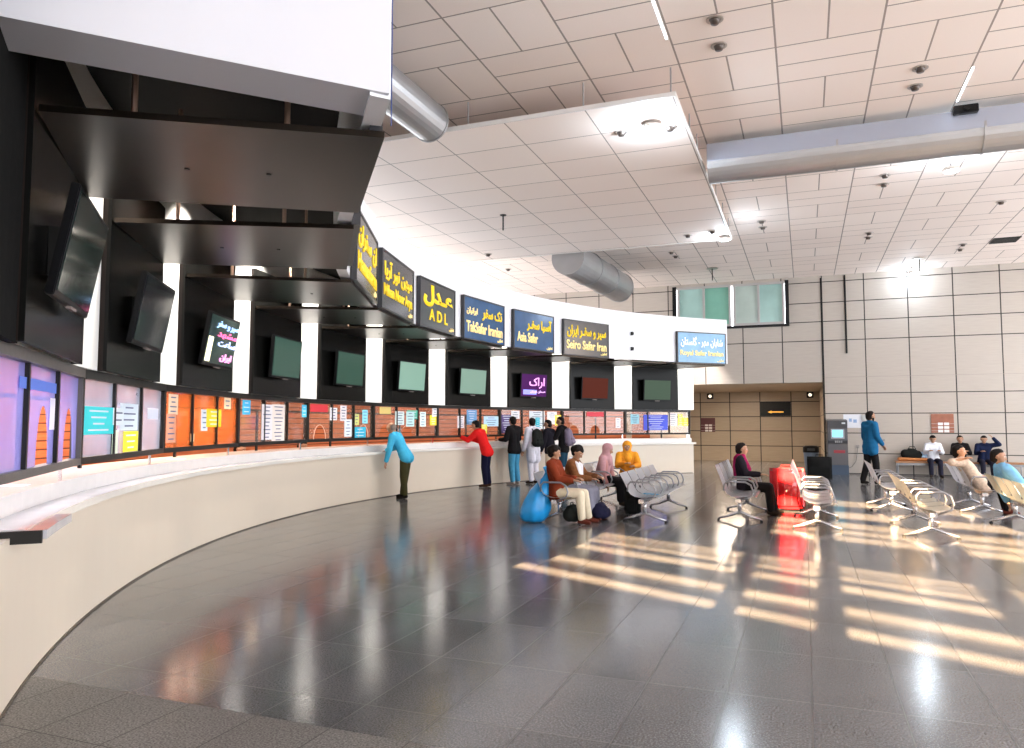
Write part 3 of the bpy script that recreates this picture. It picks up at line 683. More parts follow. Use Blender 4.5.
        if k in arch and i in (4, 8):
            b = B(); b.tube([(x, 0, z) for x, z in arcp], .008, 5); b.build('arch_rim', mat('arch_rim', (.75, .5, .38), .4), wr)
    # shelf board seen inside below the glass, and an unseen lamp added to brighten the booth
    lamp('booth_fill', 'AREA', pol(tm, 16.2, 2.55), (42 if i < 2 else 95) if i < 3 else 26, (1, .78, .58) if i > 1 else (.9, .9, 1), 1.2, (0, 0, 0))
    # unseen spot added in the soffit to brighten the white pillar
    lamp('pillar_fill', 'SPOT', pol(tf-1.0, 14.2, 4.25), 260, (1, .93, .84), .06, (Vector((0, 0, 1)).rotation_difference(-(pol(tf-1.2, 15.2, 2.9)-pol(tf-1.0, 14.2, 4.25)).normalized()).to_euler()), R_(90))

# papers stuck on the glass: booth, x (metres from the booth's middle), z, width, height, colour, label
NOT = [(0, .30, 1.62, .14, .22, (.85, .8, .95), 'pale folded paper on the lilac glass of the nearest booth'), (0, -.10, 1.80, .95, .07, (.12, .22, .75), 'long blue stripe sticker across the lilac glass of the nearest booth'),
       (1, -.80, 1.58, .78, .24, (.05, .75, .80), 'wide turquoise poster on the window of the second booth'), (1, -.30, 1.62, .30, .16, (.80, .88, .95), 'white slip hanging over the turquoise poster'),
       (1, .05, 1.62, .55, .26, (.75, .85, .95), 'large white-blue poster on the middle pane of the second booth'), (1, -.35, 1.38, .16, .22, (.85, .95, .75), 'pale green slip at the foot of the second booth window'),
       (1, .10, 1.38, .46, .20, (.95, .90, .05), 'bright yellow poster at the foot of the second booth window'), (1, .82, 1.66, .40, .12, (.62, .66, .80), 'grey-blue slip on the far pane of the second booth'),
       (2, -.95, 1.78, .26, .24, (.95, .70, .50), 'cream paper at the upper near corner of the orange-lit booth'), (2, -1.0, 1.50, .26, .34, (.80, .38, .25), 'faded pinkish paper below the cream one in the orange-lit booth'),
       (2, -.02, 1.60, .22, .28, (.78, .84, .98), 'white notice with blue print in the orange-lit booth'), (2, .30, 1.63, .52, .24, (.98, .72, .02), 'orange-yellow poster behind the white notice in the orange-lit booth'), (2, .82, 1.84, .26, .16, (.95, .75, .5), 'small cream slip at the upper far corner of the orange-lit booth'),
       (2, -.38, 1.38, .11, .10, (.95, .75, .45), 'small square yellow sticker low in the orange-lit booth'),
       (3, -.98, 1.80, .24, .22, (.05, .50, .85), 'blue round-cornered sticker in the upper near corner of the fourth booth'), (3, -.32, 1.58, .36, .56, (.93, .88, .90), 'tall white price list, nearer of two in the fourth booth'),
       (3, .10, 1.56, .46, .62, (.95, .84, .78), 'tall cream price list, farther of two in the fourth booth'), (3, 1.10, 1.78, .20, .22, (.10, .62, .90), 'blue and white sticker in the upper far corner of the fourth booth'),
       (4, -.85, 1.84, .58, .14, (.80, .04, .06), 'red banner with white strokes at the top of the fifth booth window'), (4, -.36, 1.74, .26, .24, (.93, .93, .95), 'white slip next to the red banner'), (4, .02, 1.76, .24, .30, (.95, .90, .93), 'white sheet at the top of the middle pane of the fifth booth'),
       (4, .20, 1.47, .28, .34, (.82, .90, 1.), 'pale blue sheet in the middle of the fifth booth window'), (4, .52, 1.64, .20, .22, (.70, .75, .25), 'olive green slip in the fifth booth window'), (4, .86, 1.70, .22, .28, (.25, .72, .92), 'white and cyan slip in the far pane of the fifth booth'),
       (4, .68, 1.38, .48, .22, (.02, .48, .72), 'deep blue sticker low in the fifth booth window'),
       (5, -.82, 1.84, .40, .15, (.90, .68, .22), 'ochre banner at the top of the sixth booth window'), (5, -.30, 1.68, .34, .30, (.80, .95, .93), 'pale mint sheet on the near pane of the sixth booth'), (5, .10, 1.66, .32, .34, (.62, .90, .90), 'light teal sheet on the middle pane of the sixth booth'),
       (5, .22, 1.76, .46, .20, (.10, .55, .38), 'green poster behind the teal sheet'), (5, .62, 1.66, .24, .34, (.75, .95, .95), 'mint strip beside the green poster'), (5, 1.05, 1.64, .28, .24, (.95, .78, .03), 'yellow square poster on the far pane of the sixth booth'), (5, 1.12, 1.83, .24, .2, (.9, .9, .92), 'small white slip with dark emblem above the yellow poster'),
       (6, -.36, 1.60, .26, .30, (.92, .90, .93), 'white slip on the near pane of the seventh booth'), (6, .06, 1.72, .40, .38, (.15, .38, .70), 'dark blue picture poster in the seventh booth'), (6, .85, 1.62, .62, .26, (.50, .74, .95), 'light blue pair of sheets on the far pane of the seventh booth'),
       (6, .55, 1.42, .24, .24, (.85, .80, .05), 'yellow slip behind the man in red'),
       (7, -.98, 1.55, .42, .50, (.10, .06, .22), 'dark violet poster on the near pane of the eighth booth'), (7, -.66, 1.80, .32, .22, (.92, .92, .95), 'white slip above the dark violet poster'), (7, .18, 1.66, .62, .50, (.86, .93, .98), 'large white sheet filling the middle pane of the eighth booth'),
       (7, .20, 1.60, .16, .26, (.02, .60, .75), 'turquoise slip on the large white sheet'), (7, .80, 1.72, .40, .36, (.94, .93, .92), 'white sheet on the far pane of the eighth booth'), (7, 1.05, 1.66, .26, .30, (.98, .72, .05), 'yellow slip at the far side of the eighth booth'),
       (8, .02, 1.84, .66, .14, (.80, .05, .08), 'red banner at the top of the ninth booth window'), (8, .92, 1.58, .20, .30, (.93, .93, .95), 'white notice with a black figure on the ninth booth'),
       (9, -.88, 1.70, .32, .30, (.35, .72, .85), 'light blue round sticker at the near side of the last booth'), (9, -.10, 1.60, .92, .48, (.06, .10, .75), 'large deep blue framed poster in the last booth'), (9, .55, 1.70, .34, .40, (.90, .85, .85), 'white framed sheet beside the blue poster'),
       (9, .85, 1.68, .18, .36, (.95, .85, .10), 'narrow yellow strip in the last booth'), (9, 1.05, 1.62, .22, .26, (.98, .72, .05), 'orange-yellow square at the right end of the last booth')]
M_INK = mat('ink', (.10, .12, .25), .6)
for q, (i, x, z, w_, h, c_, lb) in enumerate(NOT):
    tm = tb(i)+PB/2; ly = -.004-.0035*(q % 4)
    b = B(); b.box(-w_/2, w_/2, ly, ly+.002, -h/2, h/2)
    M0 = Matrix.Translation(pol(tm, RG*math.cos(R_(PB/2)), 0)) @ Matrix.Rotation(framed(tm), 4, 'Z')
    o = b.build('paper_notice', mat('paper_%d' % q, c_, .55, noise=.06, nscale=12), loc=M0 @ Vector((x, 0, z)), rz=framed(tm))
    tag(o, lb, 'notice', 'papers stuck on the booth windows')
    if w_*h > .04 and h > .15:
        b = B(); nl = max(2, int(h/.06))
        for j in range(nl):
            zz = h/2-h*(j+.7)/(nl+.4); l = w_*(.35+.4*((j*37+q*13) % 10)/10)
            b.box(-l/2, l/2, ly-.0015, ly, zz-.007, zz+.007)
        b.build('print', M_INK if min(c_) > .2 else mat('ink_light', (.8, .85, .95), .6), o)


# ------------------------------------------------------------------ beam seating
def beam_bench(n, lb, loc, leg_at=None, seat_mat=None, rz=-TH, pitch=.57, top=.9):
    """row of n joined seats; runs along local +y, seats face local +x"""
    r = empty('beam_bench', loc, rz, lb, 'bench', 'rows of silver beam seats')
    sm = seat_mat or M_SEAT; L = n*pitch
    b = B(); b.box(-.045, .045, .02, L-.02, .315, .375); b.build('beam', M_SEATLEG, r, bevel=.006)
    for y in (leg_at or (.36, L-.36)):
        b = B(); b.tube([(0, y, .33), (0, y, .15)], .032, 10)
        b.tube([(-.33, y, .035), (-.18, y, .075), (0, y, .15), (.18, y, .075), (.33, y, .035)], .02, 8, rr=[.014, .02, .03, .02, .014])
        b.lathe([(.045, .33), (.03, .27)], 12, Matrix.Translation((0, y, 0)))
        lg = b.build('leg', M_SEATLEG, r, smooth=True)
        for x in (-.33, .33): b = B(); b.lathe([(.024, 0), (.024, .02), (.012, .03)], 12, Matrix.Translation((x, y, 0))); b.build('foot_pad', M_RUB, lg)
    prof = [(-.34, .90), (-.325, .86), (-.275, .74), (-.235, .62), (-.20, .52), (-.165, .455), (-.10, .42), (0, .405), (.10, .415), (.20, .43), (.255, .425), (.275, .405)]
    prof = [(x, z if z < .455 else .455+(z-.455)*(top-.455)/.445) for x, z in prof]
    for k in range(n):
        b = B(); y0 = k*pitch+.015; y1 = (k+1)*pitch-.015; m = 26; rows = []
        for j, (x, z) in enumerate(prof):
            t = j/(len(prof)-1); w_ = 1-.05*abs(2*t-1)**6
            dx, dz = (prof[min(j+1, len(prof)-1)][0]-prof[max(j-1, 0)][0], prof[min(j+1, len(prof)-1)][1]-prof[max(j-1, 0)][1]); l = math.hypot(dx, dz); nx, nz = -dz/l, dx/l
            row = []
            for i in range(m+1):
                s_ = i/m; gr = sum(math.exp(-((s_-c_)/.022)**2) for c_ in (.2, .4, .6, .8))*.008
                row.append((x-nx*gr, (y0+y1)/2+(s_-.5)*(y1-y0)*w_, z-nz*gr))
            rows.append(row)
        b.grid(rows); b.build('seat', sm, r, smooth=True, solid=.014)
    for k in range(n+1):
        y = k*pitch
        b = B(); b.tube([(-.21, y, .50), (-.20, y, .60), (-.16, y, .645), (.12, y, .645), (.20, y, .60), (.235, y, .50), (.20, y, .42), (.05, y, .36)], .014, 8)
        b.build('armrest', M_ARM, r, smooth=True)
    return r
BN = {'A': (-3.66, 11.15, 8), 'B': (-2.40, 11.65, 5), 'C': (-1.01, 12.3, 4), 'D': (.13, 11.66, 4), 'E': (1.56, 11.35, 4), 'F': (1.40, 14.7, 3), 'G': (2.84, 14.95, 3), 'H': (3.01, 11.3, 5)}
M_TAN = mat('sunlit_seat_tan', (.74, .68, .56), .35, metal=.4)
BL = {'A': 'long row of silver beam seats beside the blue sack, two men in its near seats', 'B': 'row of silver beam seats with empty near end between seated men and red suitcase', 'C': 'row of silver beam seats on which the woman with the magenta scarf sits',
      'D': 'row of silver beam seats directly right of the red suitcase', 'E': 'empty row of tan-looking beam seats in front of the standing man in blue', 'F': 'short row of silver beam seats farther back, before the standing man in blue',
      'G': 'short row of silver beam seats where a man rests his arm over the back', 'H': 'row of silver beam seats at the right edge under the person in light blue'}
for k, (u, v_, n) in BN.items():
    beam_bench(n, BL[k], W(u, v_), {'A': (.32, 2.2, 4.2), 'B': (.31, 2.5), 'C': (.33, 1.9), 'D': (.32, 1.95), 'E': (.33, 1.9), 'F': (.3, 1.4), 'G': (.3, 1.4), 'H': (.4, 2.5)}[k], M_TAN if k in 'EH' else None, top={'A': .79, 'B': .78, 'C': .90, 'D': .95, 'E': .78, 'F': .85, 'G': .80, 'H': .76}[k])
def seat(k, i): u, v_, n = BN[k]; return W(u, v_+(i+.5)*.57)

# wooden wall bench at the far wall
r = empty('wall_bench', W(2.5, D-.62, 0), -TH, 'long low wooden bench with thin metal legs along the far wall', 'bench')
b = B(); b.box(0, 3.3, 0, .45, .40, .45); b.build('seat_board', mat('bench_wood', (.42, .20, .09), .45, noise=.3, nscale=6), r, bevel=.008)
for x in (.04, 1.1, 2.2, 3.24):
    b = B(); b.tube([(x, .03, 0), (x, .03, .40)], .016, 8); b.tube([(x, .42, 0), (x, .42, .40)], .016, 8); b.tube([(x, .03, .05), (x, .42, .05)], .012, 8); b.build('leg', mat('bench_leg', (.25, .25, .26), .35, metal=.6), r)
b = B(); b.box(0, 3.3, .02, .05, .33, .40); b.build('apron_rail', mat('bench_leg', (0, 0, 0)), r)

# ------------------------------------------------------------------ people
def _ico():
    bm = bmesh.new(); bmesh.ops.create_icosphere(bm, subdivisions=2, radius=1)
    v = [x.co.copy() for x in bm.verts]; f = [[y.index for y in x.verts] for x in bm.faces]; bm.free(); return v, f
ICO = _ico()
def blob(name, chains, voxel, m, parent, smooth_it=3):
    """overlapping rounded limbs fused into one continuous skin"""
    VV = []; FF = []
    for pts in chains:
        for (a, ra), (c_, rc) in zip(pts, pts[1:]):
            a = Vector(a); c_ = Vector(c_); n = min(26, max(1, int(math.ceil((c_-a).length/(min(ra, rc)*.45)))))
            for i in range(n+1):
                t = i/n; q = a.lerp(c_, t); r0 = ra+(rc-ra)*t; k = len(VV)
                VV.extend([q+v*r0 for v in ICO[0]]); FF.extend([[j+k for j in f] for f in ICO[1]])
    me = bpy.data.meshes.new(name); me.from_pydata(VV, [], FF)
    o = bpy.data.objects.new(name, me); COL.objects.link(o)
    md = o.modifiers.new('r', 'REMESH'); md.mode = 'VOXEL'; md.voxel_size = voxel
    sm = o.modifiers.new('s', 'SMOOTH'); sm.iterations = smooth_it; sm.factor = .5
    me2 = bpy.data.meshes.new_from_object(o.evaluated_get(bpy.context.evaluated_depsgraph_get()))
    bpy.data.objects.remove(o, do_unlink=True); bpy.data.meshes.remove(me)
    me2.name = name; me2.materials.clear()
    return link(name, me2, m, parent, smooth=True)
SKIN = mat('skin', (.42, .22, .13), .5, noise=.08, nscale=30)
HAIR = mat('hair_black', (.010, .007, .006), .6, spec=.12)
def V(*a): return Vector(a)
def cloth(n, c_, noise=.12, sc=14): return mat('cloth_'+n, c_, .85, noise=noise, nscale=sc, spec=.08)

def person(lb, loc, face, pose='stand', lean=0., head=(0, 0), armR=None, armL=None, shirt=None, pants=None, shoe=None, hair=HAIR, long_shirt=0., cover=None,
           legs=None, hipz=None, s=1., beard=False, skin=SKIN, skirt=None, sleeve=1., bald=False, group=None, wide=1., hy=0., z=0.):
    """local frame: +y is where the person faces, +x their right hand side"""
    r = empty('person', (loc[0], loc[1], z), face, lb, 'person', group)
    r.scale = (s, s, s)
    L = R_(lean); U = V(0, math.sin(L), math.cos(L)); F = V(0, math.cos(L), -math.sin(L)); X = V(1, 0, 0)
    hz = hipz or (.93 if pose == 'stand' else .52)
    H0 = V(0, (0 if pose == 'stand' else -.02)+hy, hz)
    hd = R_(head[0]); hp = R_(head[1])       # turn (towards +x) and nod
    P = lambda t, sx=0, f=0: H0+U*t+X*sx+F*f
    sh = {1: P(.47, .175*wide), -1: P(.47, -.175*wide)}
    neck = P(.52, 0, .0); Ht = U.copy(); Ht = (Ht*.6+V(0, 0, .4)).normalized() if abs(lean) > 25 else Ht
    Hf0 = V(math.sin(hd), math.cos(hd), 0); HF = (Hf0*math.cos(hp)-V(0, 0, 1)*math.sin(hp)).normalized(); HX = V(math.cos(hd), -math.sin(hd), 0); HU = HX.cross(HF)
    Hc = neck+Ht*.145+Hf0*.035
    # legs
    if legs is None:
        if pose == 'stand': legs = {1: ((.10, .03, .50), (.11, -.02, .085)), -1: ((-.10, .01, .50), (-.11, -.04, .085))}
        else: legs = {1: ((.13, .43, .49), (.13, .46, .085)), -1: ((-.13, .43, .49), (-.13, .50, .085))}
    arms = {1: armR or ((.06, .02, -.29), (.0, .10, -.25)), -1: armL or ((-.06, .02, -.29), (.0, .10, -.25))}
    body = []; tor = [[(P(0, .075), .095), (P(.2, .06), .088), (P(.36, .075), .10)], [(P(0, -.075), .095), (P(.2, -.06), .088), (P(.36, -.075), .10)], [(P(.36, -.075), .10), (P(.36, .075), .10)], [(P(0, -.07), .095), (P(0, .07), .095)],
           [(P(.36, .075), .10), (sh[1], .06)], [(P(.36, -.075), .10), (sh[-1], .06)], [(sh[1], .055), (P(.51), .055), (sh[-1], .055)]]
    body += tor
    body.append([(P(.49), .055), (Hc-HU*.06, .052)])
    body.append([(Hc-HF*.025+HU*.015, .088), (Hc+HF*.012+HU*.012, .088)]); body.append([(Hc+HF*.03-HU*.02, .068), (Hc+HF*.045-HU*.085, .04)])
    body.append([(Hc+HF*.088+HU*.01, .010), (Hc+HF*.108-HU*.035, .014)])
    body.append([(Hc+HF*.072-HU*.065-HX*.016, .011), (Hc+HF*.072-HU*.065+HX*.016, .011)])
    for k in (1, -1): body.append([(Hc+HX*.086*k+HU*.012, .016), (Hc+HX*.084*k-HU*.02-HF*.004, .012)])
    arm_l = {}
    for k in (1, -1):
        S0 = sh[k]; El = S0+V(*arms[k][0]); Wr = El+V(*arms[k][1]); arm_l[k] = (S0, El, Wr)
        body.append([(S0, .052), (El, .038), (Wr, .026)])
        Dh = (Wr-El).normalized(); up = V(0, 0, 1) if abs(Dh.z) < .9 else V(0, 1, 0); sd_ = Dh.cross(up).normalized(); nn_ = sd_.cross(Dh).normalized()
        for q in (-.022, 0, .022): body.append([(Wr+sd_*q*.7, .018), (Wr+Dh*.085+sd_*q, .016)])
        for q, ln in ((-.033, .030), (-.011, .038), (.011, .036), (.033, .028)):
            k0 = Wr+Dh*.09+sd_*q; k1 = k0+Dh*ln-nn_*.010; body.append([(k0, .0105), (k1, .0098), (k1+Dh*ln*.6-nn_*.022, .009)])
        th = sd_*(-k if Dh.z < -.5 else k)*1.; k0 = Wr+Dh*.025+th*.03; body.append([(k0, .013), (k0+Dh*.03+th*.025, .011), (k0+Dh*.06+th*.03-nn_*.01, .0095)])
    for k in (1, -1):
        K = V(*legs[k][0]); A = V(*legs[k][1]); hip = P(-.02, .09*k)
        body.append([(hip, .088), (K, .058), (A, .038)])
    blob('body', body, .0095, skin, r, 2)
    # eyes and brows
    for k in (1, -1):
        b = B(); b.sphere(Hc+HF*.083+HX*.031*k+HU*.008, .0115, 2); e = b.build('eye', mat('eye_white', (.75, .72, .68), .3), r, smooth=True)
        b = B(); b.sphere(Hc+HF*.092+HX*.031*k+HU*.008, .0055, 1); b.build('iris', HAIR, e, smooth=True)
        b = B(); b.tube([Hc+HF*.088+HX*.015*k+HU*.03, Hc+HF*.088+HX*.034*k+HU*.036, Hc+HF*.074+HX*.052*k+HU*.028], .003, 5); b.build('eyebrow', HAIR, r)
    if not cover:
        hc = [[(Hc-HF*.03+HU*.028, .094), (Hc+HF*.002+HU*.056, .073)], [(Hc-HF*.045-HU*.035, .074), (Hc-HF*.03+HU*.02, .09)]]
        if bald: hc = [[(Hc-HF*.035-HU*.02, .082), (Hc-HF*.03-HU*.01+HX*.02, .082)], [(Hc-HF*.035-HU*.02-HX*.02, .08), (Hc-HF*.03-HU*.01, .082)]]
        blob('hair', hc, .009, hair, r, 2)
        if beard: blob('beard', [[(Hc+HF*.042-HU*.09, .042), (Hc+HF*.03-HU*.06+HX*.05, .03)], [(Hc+HF*.042-HU*.09, .042), (Hc+HF*.03-HU*.06-HX*.05, .03)]], .009, hair, r, 1)
    # garments
    g = .017
    if shirt:
        ch = [[(p, q+g) for p, q in c_] for c_ in tor]
        ch.append([(P(-.08-long_shirt*.3, .088), .108+g), (P(.05, .075), .10+g)]); ch.append([(P(-.08-long_shirt*.3, -.088), .108+g), (P(.05, -.075), .10+g)]); ch.append([(P(-.06, -.07), .105+g), (P(-.06, .07), .105+g)])
        if long_shirt:
            for k in (1, -1): ch.append([(P(-.05, .085*k), .112+g), (P(-.05, .085*k).lerp(V(*legs[k][0]), long_shirt*.75), .10+g)])
            ch.append([(P(-.1), .11+g), (P(-.05).lerp(V(0, legs[1][0][1], legs[1][0][2]), long_shirt*.75), .10+g)])
        for k in (1, -1):
            S0, El, Wr = arm_l[k]; E_ = El.lerp(Wr, .92*max(0, sleeve*2-1)) if sleeve > .5 else S0.lerp(El, sleeve*2)
            if sleeve > .5: ch.append([(S0, .064+g), (El, .050+g), (E_, .036+g)])
            else: ch.append([(S0, .066+g), (E_, .052+g)])
        blob('shirt', ch, .013, shirt, r)
        b = B(); b.tube([neck+Ht*.01+(X*math.cos(a)*.068+F*math.sin(a)*.066) for a in [2*PI*i/12 for i in range(12)]], .016, 6, closed=True); b.build('collar', shirt, r, smooth=True)
    if pants:
        ch = [[(P(.0, -.065), .092+g*.6), (P(.0, .065), .092+g*.6)], [(P(-.04, -.08), .09+g*.7), (P(-.04, .08), .09+g*.7)]]
        for k in (1, -1):
            K = V(*legs[k][0]); A = V(*legs[k][1]); hip = P(-.03, .09*k)
            ch.append([(hip, .088+g*.8), (K, .066+g), (A+V(0, 0, .03), .052+g)])
        blob('trousers', ch, .013, pants, r)
    if skirt:
        ch = []; m, w1 = skirt
        for k in (1, -1):
            K = V(*legs[k][0]); A = V(*legs[k][1]); hip = P(-.02, .08*k)
            ch.append([(hip, .13), (K, .095), (A+V(0, -.02, .06), w1)])
            ch.append([(V(0, K.y, K.z), .09), (V(0, A.y-.02, A.z+.08), w1)])
        ch.append([(P(0), .13), (V(0, legs[1][0][1], legs[1][0][2]), .09)])
        blob('skirt', ch, .014, m, r)
    if shoe:
        for k in (1, -1):
            A = V(*legs[k][1]); d = V(.25*k, 1, 0).normalized()
            blob('shoe', [[(A+V(0, 0, -.035)-d*.03, .044), (A+V(0, 0, -.045)+d*.08, .040), (A+V(0, 0, -.052)+d*.15, .032)], [(A, .045), (A+V(0, 0, -.04)+d*.05, .04)]], .010, shoe, r, 2)
    if cover:
        ch = [[(Hc-HF*.035+HU*.02, .112), (Hc-HF*.02-HU*.05, .10)], [(Hc+HU*.03-HF*.01, .105), (Hc-HF*.03, .11)], [(Hc-HU*.09-HF*.01, .095), (P(.46, 0, -.01), .13), (P(.30, 0, -.02), .15)],
              [(P(.46, 0, 0), .11), (sh[1]-U*.02, .085)], [(P(.46), .11), (sh[-1]-U*.02, .085)], [(Hc-HU*.12+HF*.02, .06), (P(.40, 0, .08), .09)]]
        for k in (1, -1): ch.append([(sh[k], .085), (sh[k].lerp(arm_l[k][1], .8), .078)])
        if cover[1]:
            ch.append([(P(.30, 0, -.02), .15), (P(.0, 0, -.04), .17)])
        blob('headscarf', ch, .013, cover[0], r)
    return r, dict(P=P, sh=sh, arms=arm_l, Hc=Hc, HF=HF, HU=HU, HX=HX, neck=neck, F=F, U=U)

def facing(th_pos): return None
C_ = cloth
def at_counter(th, R, turn=0.): p = pol(th, R); return p, R_(th-90+turn)      # facing the counter (radially outward)

p, f = at_counter(156.4, 14.38, 8)
person('grey-haired man in light blue shirt and olive trousers bent over the counter', p, f, lean=30, head=(-10, 45), armR=((.05, .12, -.26), (.0, .20, -.06)), armL=((-.10, .02, -.30), (-.02, .06, -.24)),
       shirt=C_('sky_blue', (.06, .42, .66)), pants=C_('olive', (.055, .05, .02)), shoe=C_('shoe_black', (.015, .012, .01)), hair=mat('hair_grey', (.22, .16, .13), .6), bald=True, s=.97,
       legs={1: ((.10, .04, .50), (.11, .10, .085)), -1: ((-.10, .0, .50), (-.11, -.04, .085))})
p, f = at_counter(143.4, 14.42, 12)
person('man in bright red shirt and navy trousers leaning on the counter', p, f, lean=24, head=(0, 25), armR=((.06, .16, -.22), (-.05, .24, .06)), armL=((-.08, .18, -.20), (.02, .22, .08)),
       shirt=C_('red', (.80, .02, .02)), pants=C_('navy', (.010, .010, .03)), shoe=C_('shoe_brown', (.05, .02, .012)), s=.99)
p, f = at_counter(139.3, 14.35, 0)
person('man in black shirt and light blue jeans standing at the counter', p, f, lean=3, head=(15, 8), armR=((.10, .05, -.26), (-.06, .20, .04)), armL=((-.06, .06, -.27), (.0, .2, .0)),
       shirt=C_('black', (.012, .011, .012)), pants=C_('jeans', (.07, .30, .48), .25), shoe=C_('shoe_grey', (.35, .30, .28)), s=1.02)
p4, f4 = at_counter(137.2, 14.15, -6)
r4, j4 = person('man in white tunic and white trousers with a black backpack', p4, f4, lean=3, head=(20, 5), armR=((.08, .02, -.28), (-.05, .16, -.10)),
       shirt=C_('white_tunic', (.72, .70, .78)), long_shirt=.7, pants=C_('white_trousers', (.78, .74, .80)), shoe=C_('shoe_dark', (.03, .02, .015)), s=1.0)
p5, f5 = at_counter(134.7, 14.1, 10)
person('man in dark jacket and beige trousers between the two backpackers', p5, f5, lean=4, head=(-25, 10), armR=((.06, .1, -.25), (-.08, .18, .0)),
       shirt=C_('ink_jacket', (.016, .014, .02)), pants=C_('beige_trousers', (.62, .50, .36)), shoe=C_('shoe_dark', (0, 0, 0)), s=.97)
p6, f6 = at_counter(133.0, 14.0, 20)
r6, j6 = person('man in black shirt and dark jeans with a grey backpack', p6, f6, lean=5, head=(-25, 10), armL=((-.10, .08, -.25), (.05, .20, .0)),
       shirt=C_('black', (0, 0, 0)), pants=C_('dark_jeans', (.02, .06, .10)), shoe=C_('shoe_dark', (0, 0, 0)), s=1.02)
def backpack(lb, root, j, c_, sc=1.):
    M_ = c_; P = j['P']; z0 = root.matrix_basis.copy()
    r = empty('backpack', root.location, root.rotation_euler.z, lb, 'backpack')
    o = blob('bag_body', [[(P(.12, -.08, -.17*sc), .10*sc), (P(.12, .08, -.17*sc), .10*sc)], [(P(.12, -.07, -.18*sc), .105*sc), (P(.38, -.06, -.16*sc), .09*sc), (P(.38, .06, -.16*sc), .09*sc), (P(.12, .07, -.18*sc), .105*sc)], [(P(.12, 0, -.18*sc), .11*sc), (P(.40, 0, -.16*sc), .1*sc)]], .013, M_, r)
    blob('front_pocket', [[(P(.12, -.06, -.27*sc), .055*sc), (P(.12, .06, -.27*sc), .055*sc)], [(P(.20, -.06, -.26*sc), .05*sc), (P(.20, .06, -.26*sc), .05*sc)]], .012, M_, r)
    for k in (1, -1):
        b = B(); b.tube([P(.42, .07*k, -.12), P(.53, .09*k, -.03), P(.50, .10*k, .07), P(.36, .12*k, .13), P(.20, .13*k, .09), P(.12, .12*k, -.08)], .016, 6); b.build('strap', M_RUB, r)
    return r
backpack('black backpack worn over the white tunic', r4, j4, C_('pack_black', (.018, .02, .018)))
backpack('large grey and lilac backpack on the man in dark jeans', r6, j6, C_('pack_grey', (.22, .18, .25), .3, 8), 1.05)

# seated people; benches face E1, local +y -> E1
FE = -TH-PI/2
sp = seat('A', 0)
rA, jA = person('man with bushy black hair in rust-brown jacket and cream trousers, nearest on the seats', sp-E1*.02, FE, 'sit', lean=-6, head=(-20, 16), armR=((.05, .14, -.24), (-.06, .24, -.02)), armL=((-.06, .10, -.25), (.08, .25, .0)),
       shirt=C_('rust', (.20, .035, .014), .35, 9), pants=C_('cream_trousers', (.80, .70, .52)), shoe=C_('shoe_maroon', (.12, .03, .02)), s=.93)
sp = seat('A', 1)
rB, jB = person('man with black curly hair in brown patterned shirt with white shawl and grey loose trousers', sp-E1*.01, FE, 'sit', lean=14, head=(15, 32), armR=((.06, .12, -.24), (-.06, .24, -.02)), armL=((-.06, .14, -.22), (.08, .24, -.02)),
       shirt=C_('brown_pattern', (.19, .075, .03), .6, 26), pants=C_('grey_shalwar', (.33, .33, .42)), skirt=(C_('grey_shalwar', (0, 0, 0)), .075), shoe=C_('shoe_maroon', (0, 0, 0)), s=.93)
def part_blob(name, root, chains, m, vox=.012, it=3): return blob(name, chains, vox, m, root, it)
P = jB['P']; part_blob('shawl', rB, [[(P(.50, .08, -.02), .05), (P(.46, .12, .10), .055), (P(.30, .10, .17), .06), (P(.10, .07, .18), .06)], [(P(.50, -.10, -.02), .045), (P(.44, -.12, .10), .05), (P(.30, -.08, .15), .05)], [(P(.52, .08, -.05), .045), (P(.52, -.08, -.05), .045)]], C_('white_shawl', (.80, .78, .82), .1))
for rr_, jj in ((rA, jA), (rB, jB)):
    c0, HF_, HU_, HX_ = jj['Hc'], jj['HF'], jj['HU'], jj['HX']
    part_blob('curly_hair', rr_, [[(c0+HU_*.05-HF_*.03+HX_*a, .085), (c0+HU_*.02-HF_*.07+HX_*b_, .08)] for a, b_ in ((-.03, .03), (.03, -.03), (0, 0))]+[[(c0+HU_*.08-HF_*.0, .06), (c0+HU_*.06+HF_*.04, .055)]], HAIR, .012, 1)
sp = seat('A', 4)+E1*.06
person('woman wearing a dusty pink headscarf seen from behind on the seats', seat('A', 5), FE-.15, 'sit', lean=8, head=(-20, 20), shirt=C_('pink_dress', (.52, .25, .24), .2), cover=(C_('dusty_pink', (.50, .27, .29), .2, 18), True), skirt=(C_('black_skirt', (.015, .013, .015)), .09), shoe=C_('shoe_dark', (0, 0, 0)), s=.90)
person('woman in a bright orange-yellow headscarf facing the camera', W(-3.42, 15.3), FE-1.2, 'sit', lean=0, head=(10, 8), shirt=C_('mustard', (.80, .30, .03), .25), cover=(C_('saffron', (.85, .34, .03), .25, 18), False), skirt=(C_('dark_skirt', (.05, .04, .05)), .09), shoe=C_('shoe_dark', (0, 0, 0)), s=.92,
       armR=((.06, .12, -.22), (-.14, .18, .05)), armL=((-.06, .12, -.22), (.14, .18, .0)))
sp = seat('C', 2)
rC, jC = person('woman with short dark hair and magenta scarf in a black coat on the seats', sp, FE, 'sit', lean=-4, head=(-10, 5), armL=((-.22, -.06, -.10), (-.10, .02, .16)), armR=((.06, .10, -.25), (-.02, .24, .0)),
       shirt=C_('black_coat', (.02, .016, .022)), pants=C_('black', (0, 0, 0)), shoe=C_('shoe_dark', (0, 0, 0)), s=.94)
